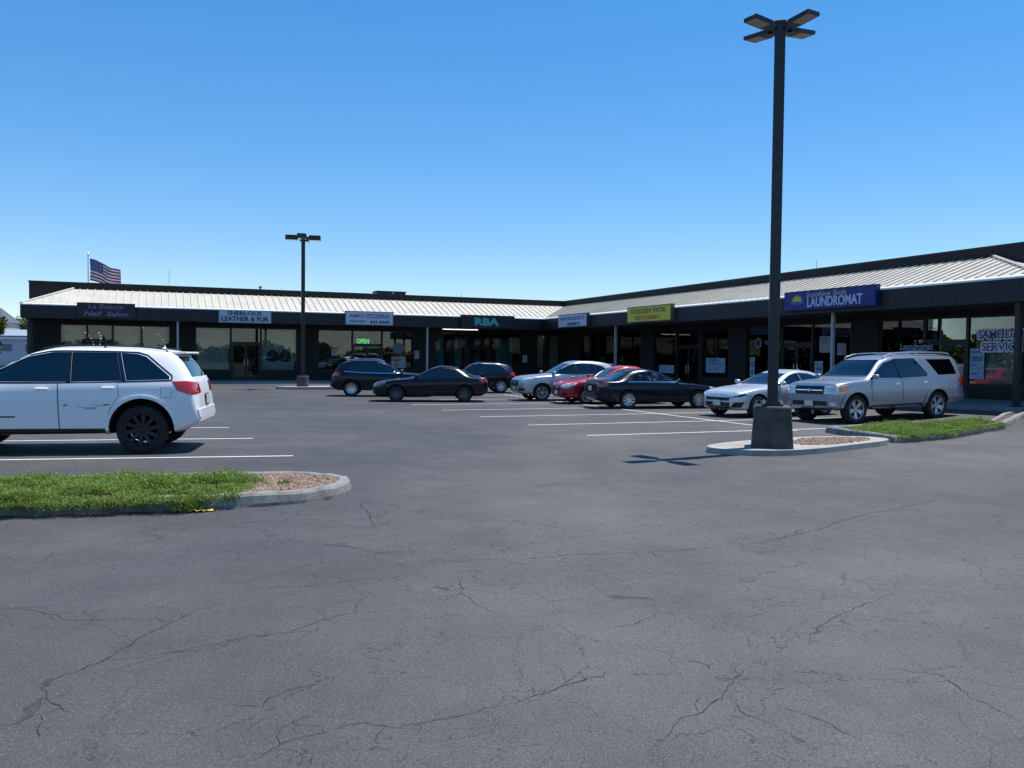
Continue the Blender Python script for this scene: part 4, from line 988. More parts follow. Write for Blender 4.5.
def ribbon(pl, wd):
    pl = [Vector(p) for p in pl]; out = []
    for a, b in zip(pl, pl[1:]):
        n = Vector((-(b - a).y, (b - a).x)).normalized() * wd / 2; out.append([tuple(a - n), tuple(b - n), tuple(b + n), tuple(a + n)])
    return out
def arch(cx, cz, r0, r1, a0=-8, a1=188, n=14):
    out = []
    for i in range(n):
        t, u = R(a0 + (a1 - a0) * i / n), R(a0 + (a1 - a0) * (i + 1) / n)
        out.append([(cx + r0 * math.cos(t), cz + r0 * math.sin(t)), (cx + r1 * math.cos(t), cz + r1 * math.sin(t)), (cx + r1 * math.cos(u), cz + r1 * math.sin(u)), (cx + r0 * math.cos(u), cz + r0 * math.sin(u))])
    return out
def wheel(root, x, y, Rr, wd, rimm, spokes, rr=None, style=0):
    side = 1 if y > 0 else -1; rr = rr or Rr * .66; T = Matrix.Rotation(R(-90 * side), 4, 'X')      # local Z -> outward
    hub = MB(); hub.smooth = True; hub.lathe([(0, .06 * wd), (rr * .72, .06 * wd), (rr * .74, -.02), (rr * .3, -.3 * wd), (0, -.3 * wd)], 20, T)
    o = hub.build('wheel', M['wellblack'] if style == 2 else plain('brake_disc', (.09, .085, .08), .4, .7), root, (x, y, Rr), True)
    t = MB(); t.smooth = True
    t.lathe([(rr, -.45 * wd), (Rr * .93, -.5 * wd), (Rr * .985, -.42 * wd), (Rr, -.28 * wd), (Rr, .28 * wd), (Rr * .985, .42 * wd), (Rr * .93, .5 * wd), (rr + .012, .485 * wd), (rr, .42 * wd), (rr, -.45 * wd)], 40, T)
    t.build('tyre', M['tyre'], o, None, True)
    m = MB(); m.smooth = False
    m.lathe([(rr + .008, .44 * wd), (rr * .985, .475 * wd), (rr * .93, .45 * wd), (rr * .9, .22 * wd), (rr * .87, -.4 * wd)], 40, T)
    for k in range(spokes):
        a = 2 * PI * k / spokes + .2
        for off in ((-.5, .5) if style == 1 else (0,)):
            Q = T @ Matrix.Rotation(a + off * .32, 4, 'Z'); w0, w1 = (.07, .10) if style != 1 else (.045, .055)
            if spokes > 7: w0, w1 = .05, .06
            w0 *= rr / .25; w1 *= rr / .25
            vs = [(rr * .18, -w0 / 2, .30 * wd), (rr * .93, -w1 / 2, .40 * wd), (rr * .93, w1 / 2, .40 * wd), (rr * .18, w0 / 2, .30 * wd)]
            vs += [(a_, b_ * 1.15, c_ - .16 * wd) for a_, b_, c_ in vs]
            m.add(vs, [(0, 1, 2, 3), (7, 6, 5, 4), (0, 4, 5, 1), (2, 6, 7, 3), (1, 5, 6, 2), (3, 7, 4, 0)], Q)
    m.smooth = True; m.lathe([(0, .36 * wd), (rr * .13, .35 * wd), (rr * .22, .30 * wd), (rr * .24, .1 * wd), (0, .1 * wd)], 18, T)
    m.build('rim', rimm, o, None, True)
def make_car(name, label, cat, sp, X, Y, th, sc):
    th = R(th); cb = CarBody(sp); L, W = sp['L'], sp['W']; Rr = sp['R']; paintm = sp['paint']
    c, s_ = math.cos(th), math.sin(th)
    gp = lambda lx, ly: gz(X + (c * lx - s_ * ly) * sc, Y + (s_ * lx + c * ly) * sc)
    zc = (gp(sp['xf'], 0) + gp(sp['xr'], 0)) / 2; pit = math.atan2(gp(sp['xf'], 0) - gp(sp['xr'], 0), (sp['xf'] - sp['xr']) * sc)
    rol = math.atan2(gp(0, .8) - gp(0, -.8), 1.6 * sc)
    root = empty(name, (X, Y, zc - gp(0, 0) * 0 + .0 if abs(pit) > 1e-4 else 0), 0, label, cat, 'cars parked in the lot')
    root.rotation_euler = (rol, -pit, th); root.scale = (sc, sc, sc)
    # wheel wells, cabin and window openings
    wy = W / 2; tw = sp.get('tw', .23); cut = MB()
    for x in (sp['xf'], sp['xr']):
        rad = Rr + sp.get('gap', .055)
        for sd in (1, -1):
            vs = []; n = 32
            for k in range(n):
                for yy in (wy - .36, wy + .3): vs.append((x + rad * math.cos(2 * PI * k / n), sd * yy, Rr + .01 + rad * math.sin(2 * PI * k / n)))
            cut.add(vs, [(2 * k, 2 * ((k + 1) % n), 2 * ((k + 1) % n) + 1, 2 * k + 1) for k in range(n)] + [tuple(range(0, 2 * n, 2))[::-1], tuple(range(1, 2 * n, 2))])
    cut_o = cut.build('cut', M['wellblack'], recalc=True)
    cx0, cx1 = sp['cabin']; fl = .34 if sp['H'] < 1.6 else .45
    cab_me = loft([(x, cb.section(x, .055, fl)) for x in np.linspace(cx0, cx1, 18)]); cab_me.materials.append(M['cabin']); cab_o = bpy.data.objects.new('cab', cab_me); COL.objects.link(cab_o)
    win = MB()
    def prism_y(poly, sd):
        n = len(poly); vs = [(x, sd * y, z) for y in (W * .2, W) for x, z in poly]
        win.add(vs, [tuple(range(n)), tuple(range(n, 2 * n))[::-1]] + [(i, n + i, n + (i + 1) % n, (i + 1) % n) for i in range(n)])
    def prism_x(poly, x0, x1):
        n = len(poly); vs = [(x, y, z) for x in (x0, x1) for y, z in poly]
        win.add(vs, [tuple(range(n)), tuple(range(n, 2 * n))[::-1]] + [(i, n + i, n + (i + 1) % n, (i + 1) % n) for i in range(n)])
    for sd in (1, -1):
        for poly in sp['windows']: prism_y(poly, sd)
    win_o = win.build('cutw', M['blackpl'], recalc=True)
    win2 = MB(); win = win2
    prism_x(sym(sp['windshield'][0]), *sp['windshield'][1]); prism_x(sym(sp['rearglass'][0]), *sp['rearglass'][1])
    win2_o = win2.build('cutx', M['blackpl'], recalc=True)
    me = eval_mods(cb.base.copy(), None, [('bool', cab_o), ('bool', win_o), ('bool', win2_o), ('bool', cut_o)])
    for o in (cut_o, cab_o, win_o, win2_o): bpy.data.objects.remove(o)
    me.polygons.foreach_set('use_smooth', [True] * len(me.polygons)); me.set_sharp_from_angle(angle=R(32))
    body = bpy.data.objects.new('body', me); COL.objects.link(body); body.parent = root
    P = lambda polys, phi, off, nm, mat, par=None, **k: cb.patch(polys, phi, off, **k).build(nm, mat, par or root)
    def smoothed(o):
        o.data.polygons.foreach_set('use_smooth', [True] * len(o.data.polygons)); o.data.set_sharp_from_angle(angle=R(40)); return o
    # glass
    gl = sp['glass']
    for sd in (1, -1):
        for i, poly in enumerate(sp['windows']): smoothed(P([S(grow(poly, .012), sd)], R(90 * sd), -.012, 'window', gl[min(i, len(gl) - 1)], rim=False, res=.12))
        for pl in sp.get('pillars', []): P([S(pl, sd)], R(90 * sd), .004, 'pillar_trim', M['gloss_black'], rim=False)
    smoothed(P([Fv(grow(sym(sp['windshield'][0]), .012), 1.)], 0, -.012, 'windshield', sp.get('wsglass', M['clear']), rim=False, res=.1))
    smoothed(P([Fv(grow(sym(sp['rearglass'][0]), .012), -1.)], PI, -.012, 'rear_window', gl[-1], rim=False, res=.1))
    # black edge round the windshield base, wipers
    (yb, zb_) = sp['windshield'][0][0]
    P([Fv([(yb, zb_ - .005), (-yb, zb_ - .005), (-yb * .96, zb_ + .03), (yb * .96, zb_ + .03)], 1.)], 0, .003, 'wiper_cowl', M['blackpl'], rim=False)
    # doors
    for sd in (1, -1):
        for i, poly in enumerate(sp['doors']):
            mb = cb.patch([S(grow(poly, .008), sd)], R(90 * sd), .0015, rim=False, mi=1); cb.patch([S(poly, sd)], R(90 * sd), .005, mb=mb)
            d = mb.build('door', [paintm, M['blackpl']], root); smoothed(d)
            hx, hz = sp['handles'][i]; h, n_ = cb.ray((hx, sd * 1, hz), R(90 * sd))
            k = MB(); k.box((hx, h.y + sd * .022, hz), (.20, .028, .034), bev=.012); k.box((hx, h.y + sd * .004, hz - .004), (.17, .018, .06), bev=.006); k.build('handle', sp.get('handlemat', paintm), d)
    if sp.get('beltchrome'):
        for sd in (1, -1): P([S(q, sd) for q in ribbon(sp['beltchrome'], .028)], R(90 * sd), .007, 'window_trim', M['chrome'])
    if sp.get('roofchrome'):
        for sd in (1, -1): P([S(q, sd) for q in ribbon(sp['roofchrome'], .022)], R(90 * sd), .007, 'window_trim', M['chrome'])
    if sp.get('bandtrim'):
        for sd in (1, -1): P([S(q, sd) for q in ribbon(sp['bandtrim'], .022)], R(90 * sd), .004, 'window_trim', M['gloss_black'], rim=False)
    if sp.get('sidemould'):
        for sd in (1, -1): P([S(q, sd) for q in sp['sidemould']], R(90 * sd), .010, 'side_moulding', sp.get('mouldmat', paintm))
    if sp.get('cladding'):
        for sd in (1, -1): P([S(q, sd) for q in sp['cladding']], R(90 * sd), .012, 'sill_cladding', M['blackpl'])
    if sp.get('flare'):
        for sd in (1, -1):
            for x in (sp['xf'], sp['xr']): smoothed(P([S(q, sd) for q in arch(x, Rr + .01, Rr + sp.get('gap', .055) + .002, Rr + sp.get('gap', .055) + sp['flare'])], R(90 * sd), sp.get('flareoff', .018), 'arch_flare', sp.get('flaremat', paintm)))
    if sp.get('fuel'):
        x, z = sp['fuel']; sd = sp.get('fuelside', 1); q = [(x - .08, z - .075), (x + .08, z - .075), (x + .08, z + .075), (x - .08, z + .075)]; mb = cb.patch([S(grow(q, .006), sd)], R(90 * sd), .0015, rim=False, mi=1); cb.patch([S(q, sd)], R(90 * sd), .0045, mb=mb); mb.build('fuel_flap', [paintm, M['blackpl']], root)
    # lamps
    for sd in (1, -1):
        f = lambda pts: [(x, y * sd, z) for x, y, z in pts]
        o = P([f(sp['headlight'])], R(sp.get('hl_phi', 40)) * sd, .008, 'headlight', sp.get('lens', M['lens']))
        if sp.get('amber'): P([f(sp['amber'])], R(sp.get('hl_phi', 40)) * sd, .011, 'turn_signal', M['amber'], o)
        if sp.get('hl_dark'): P([f(sp['hl_dark'])], R(sp.get('hl_phi', 40)) * sd, .011, 'lamp_bezel', M['gloss_black'], o)
        P([f(sp['taillight'])], R(180 - sp.get('tl_phi', 45)) * sd, .008, 'taillight', M['red_lens'])
        if sp.get('fog'): P([f(sp['fog'])], R(sp.get('fog_phi', 15)) * sd, .006, 'fog_lamp', sp.get('fogmat', M['grille']))
    P([Fv(sym(sp['grille']), 2)], 0, .006, 'grille', M['grille'])
    if sp.get('grillebar'): P([Fv(q, 2) for q in [sym(b) for b in sp['grillebar']]], 0, .012, 'grille_bar', M['chrome'])
    if sp.get('intake'): P([Fv(sym(sp['intake']), 2)], 0, .006, 'lower_intake', M['grille'])
    if sp.get('bumper'): P([Fv(sym(sp['bumper']), 2)], 0, .02, 'bumper', paintm)
    if sp.get('rearbumper'): P([Fv(sym(sp['rearbumper']), -2)], PI, .02, 'rear_bumper', sp.get('rbmat', paintm))
    h, _ = cb.ray((2, 0, sp['emblem']), 0); mb = MB(); mb.smooth = True
    mb.lathe([(.045, -.01), (.05, .012), (.036, .016), (.034, .01), (0, .01)], 18, Matrix.Translation((h.x + .012, 0, sp['emblem'])) @ Matrix.Rotation(R(90), 4, 'Y') @ Matrix.Diagonal((.8, 1.25, 1, 1))); mb.build('emblem', M['chrome'], root)
    for phi, z, key in ((0, sp.get('plate_f', .48), 1), (PI, sp['plate_r'], -1)):
        h, n_ = cb.ray((2 * key, 0, z), phi); mb = MB(); mb.box((h.x + key * .024, 0, z), (.02, .31, .155), bev=.006); mb.build('licence_plate', M['plate'], root)
        mb = MB(); mb.box((h.x + key * .01, 0, z), (.02, .35, .19), bev=.006); mb.build('plate_frame', M['blackpl'], root)
    # mirrors
    mx, mz = sp['mirror']
    for sd in (1, -1):
        h, _ = cb.ray((mx, sd, mz), R(90 * sd)); y = abs(h.y)
        mb = MB(); mb.smooth = True
        prof = [(0, -.115), (.055, -.10), (.085, -.05), (.09, .02), (.075, .085), (0, .11)]
        mb.lathe(prof, 14, Matrix.Translation((mx + .01, sd * (y + .13), mz + .06)) @ Matrix.Rotation(R(90), 4, 'X') @ Matrix.Diagonal((.7, .78, .9, 1)))
        o = mb.build('mirror', sp.get('mirrormat', paintm), root); o.data.materials.append(M['blackpl'])
        mb = MB(); mb.tube([(mx + .03, sd * (y - .02), mz), (mx + .02, sd * (y + .06), mz + .03)], [.035, .028], 8); mb.build('stalk', M['blackpl'], o)
    # seats, dash
    for k, (x, y) in enumerate(((sp['seat'], .37), (sp['seat'], -.37))):
        mb = MB(); z = fl; mb.box((x + .12, y, z + .22), (.5, .5, .16), bev=.06)
        mb.box((0, 0, .34), (.15, .48, .62), 0, Matrix.Translation((x - .16, y, z + .2)) @ Matrix.Rotation(R(-14), 4, 'Y'), bev=.06)
        mb.box((0, 0, .74), (.10, .26, .18), 0, Matrix.Translation((x - .16, y, z + .2)) @ Matrix.Rotation(R(-14), 4, 'Y'), bev=.04); mb.build('seat', sp.get('seatmat', M['seatcloth']), root)
    x = sp['seat'] - .95; mb = MB(); mb.box((x + .2, 0, fl + .2), (.5, 1.2, .16), bev=.05); mb.box((0, 0, .32), (.15, 1.2, .56), 0, Matrix.Translation((x - .08, 0, fl + .2)) @ Matrix.Rotation(R(-18), 4, 'Y'), bev=.05)
    for y in (-.36, .36): mb.box((x - .3, y, fl + .83), (.09, .24, .15), bev=.03)
    mb.build('rear_seat', sp.get('seatmat', M['seatcloth']), root)
    dx = sp['dash']; mb = MB(); mb.box((dx, 0, cb.zs(dx) - .1), (.42, 1.26, .16), bev=.05); mb.build('dashboard', M['cabin'], root)
    mb = MB(); T = Matrix.Translation((dx - .3, .37, cb.zs(dx) - .06)) @ Matrix.Rotation(R(-65), 4, 'Y')
    mb.tube([T @ Vector((.18 * math.cos(2 * PI * k / 16), .18 * math.sin(2 * PI * k / 16), 0)) for k in range(17)], .014, 6); mb.tube([T @ Vector((-.17, 0, 0)), T @ Vector((.17, 0, 0))], .016, 5); mb.build('steering_wheel', M['blackpl'], root)
    # roof furniture
    if sp.get('rails'):
        x0, x1, y = sp['rails']
        for sd in (1, -1):
            mb = MB(); pts = [(x0 + .05, sd * y, cb.zt(x0) - .03)] + [(x, sd * y, cb.zt(x) + sp.get('railh', .045) - .3 * max(0, y - .5) ** 2) for x in np.linspace(x0, x1, 9)] + [(x1 - .05, sd * y, cb.zt(x1) - .03)]
            mb.tube(pts, sp.get('railr', .018), 8)
            for x in np.linspace(x0 - .05 * 0, x1, 3)[1:2]: mb.tube([(x, sd * y, cb.zt(x) - .04), (x, sd * y, cb.zt(x) + .045)], .018, 6)
            mb.build('roof_rail', sp.get('railmat', M['blackpl']), root)
    if sp.get('crossbars'):
        for x in sp['crossbars']:
            mb = MB(); y = sp['rails'][2]; mb.tube([(x, -y, cb.zt(x) + .04), (x, 0, cb.zt(x) + .065), (x, y, cb.zt(x) + .04)], .016, 6); mb.build('crossbar', sp.get('railmat', M['blackpl']), root)
    if sp.get('fin'):
        x = sp['fin']; z = cb.zt(x) - .01; mb = MB(); mb.smooth = True
        mb.add([(x + .08, 0, z), (x - .05, .026, z), (x - .05, -.026, z), (x - .035, 0, z + .06), (x + .015, .014, z + .024), (x + .015, -.014, z + .024)], [(0, 4, 1), (0, 2, 5), (0, 5, 4), (4, 5, 3), (4, 3, 1), (5, 2, 3), (1, 3, 2)]); mb.build('antenna', paintm, root)
    if sp.get('spoiler'):
        x, z, wd = sp['spoiler']; mb = MB(); mb.box((x, 0, z), (.24, wd, .045), bev=.018); mb.build('spoiler', paintm, root)
    if sp.get('wing'):
        x, z, wd = sp['wing']; mb = MB(); mb.box((x, 0, z + .09), (.16, wd, .025), bev=.01); [mb.box((x, sd * wd * .42, z + .04), (.1, .03, .1), bev=.008) for sd in (1, -1)]; mb.build('spoiler', paintm, root)
    if sp.get('hook'):
        mb = MB(); h, _ = cb.ray((-2, .3, .5), PI); mb.tube([(h.x + .6, .45, .27), (h.x + .2, .45, .27)], .028, 10); mb.build('exhaust', M['chrome'], root)
    if sp.get('board'):
        for sd in (1, -1): mb = MB(); mb.box((sp['board'][0], sd * (W / 2 - .06), sp['board'][2]), (sp['board'][1], .17, .05), bev=.015); mb.build('running_board', M['blackpl'], root)
    # underside pan keeps daylight out of the gap
    for x in (sp['xf'], sp['xr']):
        for sd in (1, -1): wheel(root, x, sd * (W / 2 - .015 - tw / 2), Rr, tw, sp['rim'], sp['spokes'], style=sp.get('wstyle', 0), rr=sp.get('rr'))
    return root
def kx(pts, k): return [(x * k, z) for x, z in pts]
# --- silver and dark three-box cars share one outline recipe
def sedan(L, W, H, paintm, k, **over):
    h = H / 1.44; q = L / 4.6
    zt = over.pop('zt', [(2.3, .58), (2.275, .70), (2.15, .785), (1.4, .90), (.85, .955), (-.05, 1.345), (-.45, 1.44), (-.95, 1.40), (-1.6, 1.12), (-1.8, 1.06), (-2.15, 1.04), (-2.26, .97), (-2.3, .6)])
    f = lambda pts: [(x * q, z * h) for x, z in pts]
    d = dict(L=L, W=W, H=H, R=.325, paint=paintm, zt=f(zt), zs=f([(2.3, .52), (2.15, .72), (.85, .90), (-1.6, .97), (-2.2, .97), (-2.3, .58)]), zb=[(L / 2, .32), (L / 2 - .2, .22), (-L / 2 + .35, .23), (-L / 2, .38)],
             wl=[(x * q, y * W / 1.8) for x, y in [(2.3, .52), (2.26, .64), (2.12, .78), (1.85, .865), (1.2, .897), (-1.4, .9), (-1.95, .85), (-2.2, .77), (-2.3, .64)]],
             wt=[(x * q, y * W / 1.8) for x, y in [(2.3, .48), (2.1, .68), (.85, .76), (-.05, .585), (-.9, .565), (-1.6, .66), (-2.2, .68), (-2.3, .58)]],
             xf=1.37 * q, xr=-1.33 * q, cabin=(-1.75 * q, 1.0 * q),
             windows=[f([(.60, .975), (-.02, 1.255), (-.25, 1.32), (-.30, .97)]), f([(-.38, .97), (-.335, 1.325), (-.78, 1.30), (-1.14, 1.165), (-1.27, 1.045), (-1.2, .99)])],
             pillars=[f([(-.305, .96), (-.255, 1.33), (-.33, 1.33), (-.375, .96)])],
             windshield=(f([]) or [(.64 * W / 1.8, .985 * h), (.50 * W / 1.8, 1.315 * h)], (-.25 * q, 1.5 * q)), rearglass=([(.55 * W / 1.8, 1.13 * h), (.46 * W / 1.8, 1.335 * h)], (-2.2 * q, -.85 * q)),
             glass=[M['midtint']], doors=[f([(.78, .30), (.82, .90), (-.32, .935), (-.34, .28), (.6, .26)]), f([(-.36, .28), (-.34, .935), (-1.28, .96), (-1.26, .82), (-.98, .5), (-.93, .28)])],
             handles=[(-.14 * q, .86 * h), (-1.08 * q, .89 * h)], headlight=[(2.25 * q, .42, .60 * h), (2.25 * q, .42, .70 * h), (2.05 * q, .8, .79 * h), (1.82 * q, .9, .80 * h), (1.9 * q, .88, .70 * h), (2.1 * q, .76, .61 * h)],
             taillight=[(-2.28 * q, .45, .80 * h), (-2.28 * q, .45, .95 * h), (-2.05 * q, .86, .95 * h), (-1.95 * q, .9, .90 * h), (-2.05 * q, .86, .80 * h)],
             grille=[(.38, .50 * h), (.42, .63 * h)], intake=[(.5, .30), (.55, .40)], emblem=.60 * h, plate_f=.43, plate_r=.72 * h, mirror=(.58 * q, .97 * h), seat=-.15 * q, dash=.62 * q,
             rim=M['alloy'], spokes=5, wstyle=1, fuel=(-1.72 * q, .82 * h), bumperline=1, fog=[(2.2 * q, .52, .34), (2.2 * q, .52, .44), (2.1 * q, .75, .44), (2.1 * q, .72, .34)], seatmat=M['seatcloth'], hook=1, fin=-1.05 * q)
    d.update(over); return d
def suv(L, W, H, paintm, **over):
    h = H / 1.70; q = L / 4.75; g = W / 1.93
    f = lambda pts: [(x * q, z * h) for x, z in pts]
    d = dict(L=L, W=W, H=H, R=.365, paint=paintm, tw=.24,
             zt=f([(2.375, .66), (2.345, .86), (2.2, .99), (1.5, 1.085), (1.0, 1.12), (.05, 1.59), (-.4, 1.69), (-1.1, 1.68), (-1.75, 1.59), (-1.97, 1.50), (-2.18, 1.14), (-2.32, .9), (-2.375, .55)]),
             zs=f([(2.375, .6), (2.2, .9), (1.0, 1.05), (-2.0, 1.12), (-2.375, .52)]), zb=[(L / 2, .40), (L / 2 - .2, .27), (-L / 2 + .35, .30), (-L / 2, .45)],
             wl=[(x * q, y * g) for x, y in [(2.375, .60), (2.3, .74), (2.1, .88), (1.6, .95), (0, .96), (-1.6, .96), (-2.05, .9), (-2.3, .8), (-2.375, .7)]],
             wt=[(x * q, y * g) for x, y in [(2.375, .55), (2.1, .76), (1.0, .80), (.05, .66), (-1.0, .64), (-1.9, .60), (-2.2, .68), (-2.375, .6)]],
             xf=1.425 * q, xr=-1.405 * q, cabin=(-2.0 * q, 1.1 * q),
             windows=[f([(.90, 1.12), (.14, 1.50), (-.1, 1.57), (-.13, 1.105)]), f([(-.2, 1.105), (-.17, 1.575), (-.94, 1.56), (-1.0, 1.135)]), f([(-1.07, 1.14), (-1.02, 1.545), (-1.4, 1.47), (-1.72, 1.24), (-1.66, 1.17)])],
             pillars=[f([(-.135, 1.1), (-.105, 1.575), (-.165, 1.575), (-.195, 1.1)]), f([(-1.003, 1.13), (-.945, 1.56), (-1.015, 1.55), (-1.067, 1.135)])],
             windshield=([(.68 * g, 1.15 * h), (.56 * g, 1.56 * h)], (-.25 * q, 1.6 * q)), rearglass=([(.60 * g, 1.19 * h), (.52 * g, 1.46 * h)], (-2.7 * q, -1.8 * q)),
             glass=[M['midtint'], M['tint'], M['tint']], doors=[f([(1.02, .42), (1.04, 1.06), (-.14, 1.08), (-.16, .36), (.86, .36)]), f([(-.18, .36), (-.16, 1.08), (-1.1, 1.1), (-1.14, .9), (-.93, .58), (-.86, .36)])],
             handles=[(.04 * q, 1.0 * h), (-.94 * q, 1.02 * h)], headlight=[(2.3 * q, .48, .74 * h), (2.3 * q, .48, .86 * h), (2.1 * q, .84, .97 * h), (1.86 * q, .93, .97 * h), (1.95 * q, .92, .86 * h), (2.2 * q, .8, .75 * h)],
             taillight=[(-2.3 * q, .5, .92 * h), (-2.28 * q, .5, 1.1 * h), (-2.1 * q, .88, 1.12 * h), (-1.95 * q, .93, 1.08 * h), (-2.0 * q, .93, .94 * h)],
             grille=[(.42, .62 * h), (.45, .82 * h)], intake=[(.52, .36), (.58, .48)], emblem=.74 * h, plate_f=.52, plate_r=.78 * h, mirror=(.86 * q, 1.12 * h), seat=.05 * q, dash=.72 * q,
             rim=M['alloy'], spokes=10, wstyle=0, fuel=(-1.72 * q, .98 * h), fog=[(2.25 * q, .56, .42), (2.25 * q, .56, .52), (2.12 * q, .78, .52), (2.12 * q, .76, .42)], spoiler=(-1.9 * q, 1.535 * h, 1.08 * g),
             cladding=[f([(.9, .31), (.9, .40), (-.88, .40), (-.88, .31)])], hook=1)
    d.update(over); return d
M['smoke'] = plain('smoked_lamp_lens', (.16, .17, .18), .1, var=.4, scale=14., coat=1.)
black_cherry = paint('black_violet_paint', (.006, .005, .009), .0, .2); navy = paint('black_blue_paint', (.004, .006, .014), .0, .2); nblue = paint('midnight_blue_paint', (.004, .007, .018), .0, .2)
silver = paint('silver_paint', (.40, .42, .46), .55, .3); silver2 = paint('pale_silver_paint', (.56, .58, .61), .4, .3); grey_blue = paint('grey_silver_paint', (.27, .30, .355), .5, .32); white = paint('white_car_paint', (.80, .80, .80), 0, .3); redp = paint('red_car_paint', (.40, .008, .02), .0, .28); char = paint('charcoal_paint', (.009, .010, .014), .0, .22)
# white off-roader in front of the island
gc = dict(L=4.82, W=1.94, H=1.74, R=.395, tw=.26, gap=.105, paint=white, edge=.045,
    zt=[(2.41, .74), (2.38, .93), (2.25, 1.05), (1.7, 1.13), (1.22, 1.165), (.32, 1.64), (-.1, 1.735), (-.6, 1.745), (-1.2, 1.735), (-1.75, 1.69), (-1.95, 1.635), (-2.28, 1.22), (-2.37, .98), (-2.41, .6)],
    zs=[(2.41, .68), (2.25, .97), (1.2, 1.10), (-1.9, 1.17), (-2.25, 1.12), (-2.41, .56)], zb=[(2.41, .42), (2.2, .3), (-2.0, .33), (-2.25, .42), (-2.41, .5)],
    wl=[(2.41, .66), (2.35, .80), (2.1, .93), (1.5, .965), (-1.5, .97), (-2.05, .955), (-2.30, .90), (-2.41, .82)], wt=[(2.41, .58), (2.15, .78), (1.22, .82), (.32, .70), (-1.0, .69), (-2.0, .67), (-2.3, .76), (-2.41, .64)],
    xf=1.51, xr=-1.405, cabin=(-2.05, 1.3), windows=[[(1.12, 1.165), (.36, 1.56), (.0, 1.635), (-.24, 1.64), (-.27, 1.165)], [(-.34, 1.165), (-.31, 1.64), (-.98, 1.64), (-1.1, 1.185)], [(-1.17, 1.19), (-1.05, 1.635), (-1.30, 1.622), (-1.44, 1.575), (-1.82, 1.26), (-1.82, 1.21)]],
    pillars=[[(-.272, 1.155), (-.242, 1.64), (-.308, 1.64), (-.338, 1.155)], [(-1.105, 1.18), (-.985, 1.64), (-1.045, 1.635), (-1.165, 1.185)]],
    windshield=([(.72, 1.20), (.60, 1.61)], (-.05, 1.8)), rearglass=([(.72, 1.25), (.63, 1.58)], (-2.8, -1.85)), glass=[M['tint']], wsglass=M['midtint'],
    doors=[[(1.02, .45), (1.04, 1.12), (-.14, 1.135), (-.17, .40), (.9, .40)], [(-.19, .40), (-.16, 1.135), (-1.03, 1.155), (-1.06, .95), (-.92, .72), (-.86, .40)]], handles=[(.08, 1.05), (-.90, 1.07)],
    headlight=[(2.3, .52, .84), (2.3, .52, .98), (2.1, .86, 1.03), (1.9, .95, 1.03), (1.95, .93, .90), (2.2, .84, .84)], taillight=[(-2.36, .46, .99), (-2.3, .46, 1.15), (-2.15, .86, 1.185), (-1.95, .95, 1.18), (-2.02, .95, 1.03), (-2.2, .88, .96)], tl_phi=52,
    grille=[(.5, .84), (.52, .97)], intake=[(.55, .44), (.6, .56)], emblem=1.01, plate_f=.6, plate_r=.86, mirror=(1.04, 1.16), seat=.2, dash=.95, rim=plain('black_alloy', (.008, .008, .009), .45), spokes=10, rr=.265, wstyle=2, fuel=(-1.78, 1.0), spoiler=(-1.98, 1.645, 1.2), fin=-1.55,
    sidemould=[[(1.0, .60), (1.0, .622), (.46, .622), (.46, .60)]], mouldmat=M['blackpl'], bandtrim=[(1.17, 1.15), (-.5, 1.15), (-1.2, 1.175), (-1.86, 1.195), (-1.86, 1.27), (-1.46, 1.60), (-1.31, 1.645), (-1.0, 1.655), (-.2, 1.66), (.02, 1.652), (.38, 1.575), (1.17, 1.15)], rails=(.15, -1.7, .60), railh=.012, railr=.012, flare=.05, flareoff=.022, cladding=[[(.88, .34), (.88, .42), (-.86, .42), (-.86, .34)]], rearbumper=[(.80, .52), (.84, .72)], handlemat=white, fog=[(2.3, .58, .46), (2.3, .58, .56), (2.15, .8, .56), (2.15, .78, .46)])
def tail(pts, c=-1.62, k=.84): return [((c + (x - c) * k if x < c else x), *r) for x, *r in pts]
for key in ('zt', 'zs', 'zb', 'wl', 'wt', 'taillight'): gc[key] = tail(gc[key])
gc['spoiler'] = (-1.98 * .84 - 1.62 * .16, 1.645, 1.2)
WS = make_car('parked_suv', 'white off-roader with blacked out windows and scuffed rear door parked behind the island', 'car', gc, -7.82, 14.83, 191.0, 1.035)
# scrapes along the rear door of the white car
def scuffs(root, sp):
    cb = CarBody(sp); r = random.Random(3); dark = plain('paint_scuff_dark', (.10, .095, .095), .7, var=.5, scale=60); pale = plain('paint_scuff_pale', (.42, .41, .40), .75, var=.4, scale=50)
    for (x0, z0, x1, z1, wd, m) in ((-.30, .80, -.24, .795, .02, dark), (-.44, .78, -.58, .745, .012, pale), (-.58, .745, -.74, .75, .035, pale), (-.70, .79, -.84, .795, .014, pale), (-.84, .795, -.93, .805, .02, dark)):
        polys = [S(q, 1) for q in ribbon([(x0, z0), ((x0 + x1) / 2, (z0 + z1) / 2 + r.uniform(-.008, .008)), (x1, z1)], wd)]
        cb.patch(polys, R(90), .0075, rim=False).build('paint_scuff', m, root)
scuffs(WS, gc)
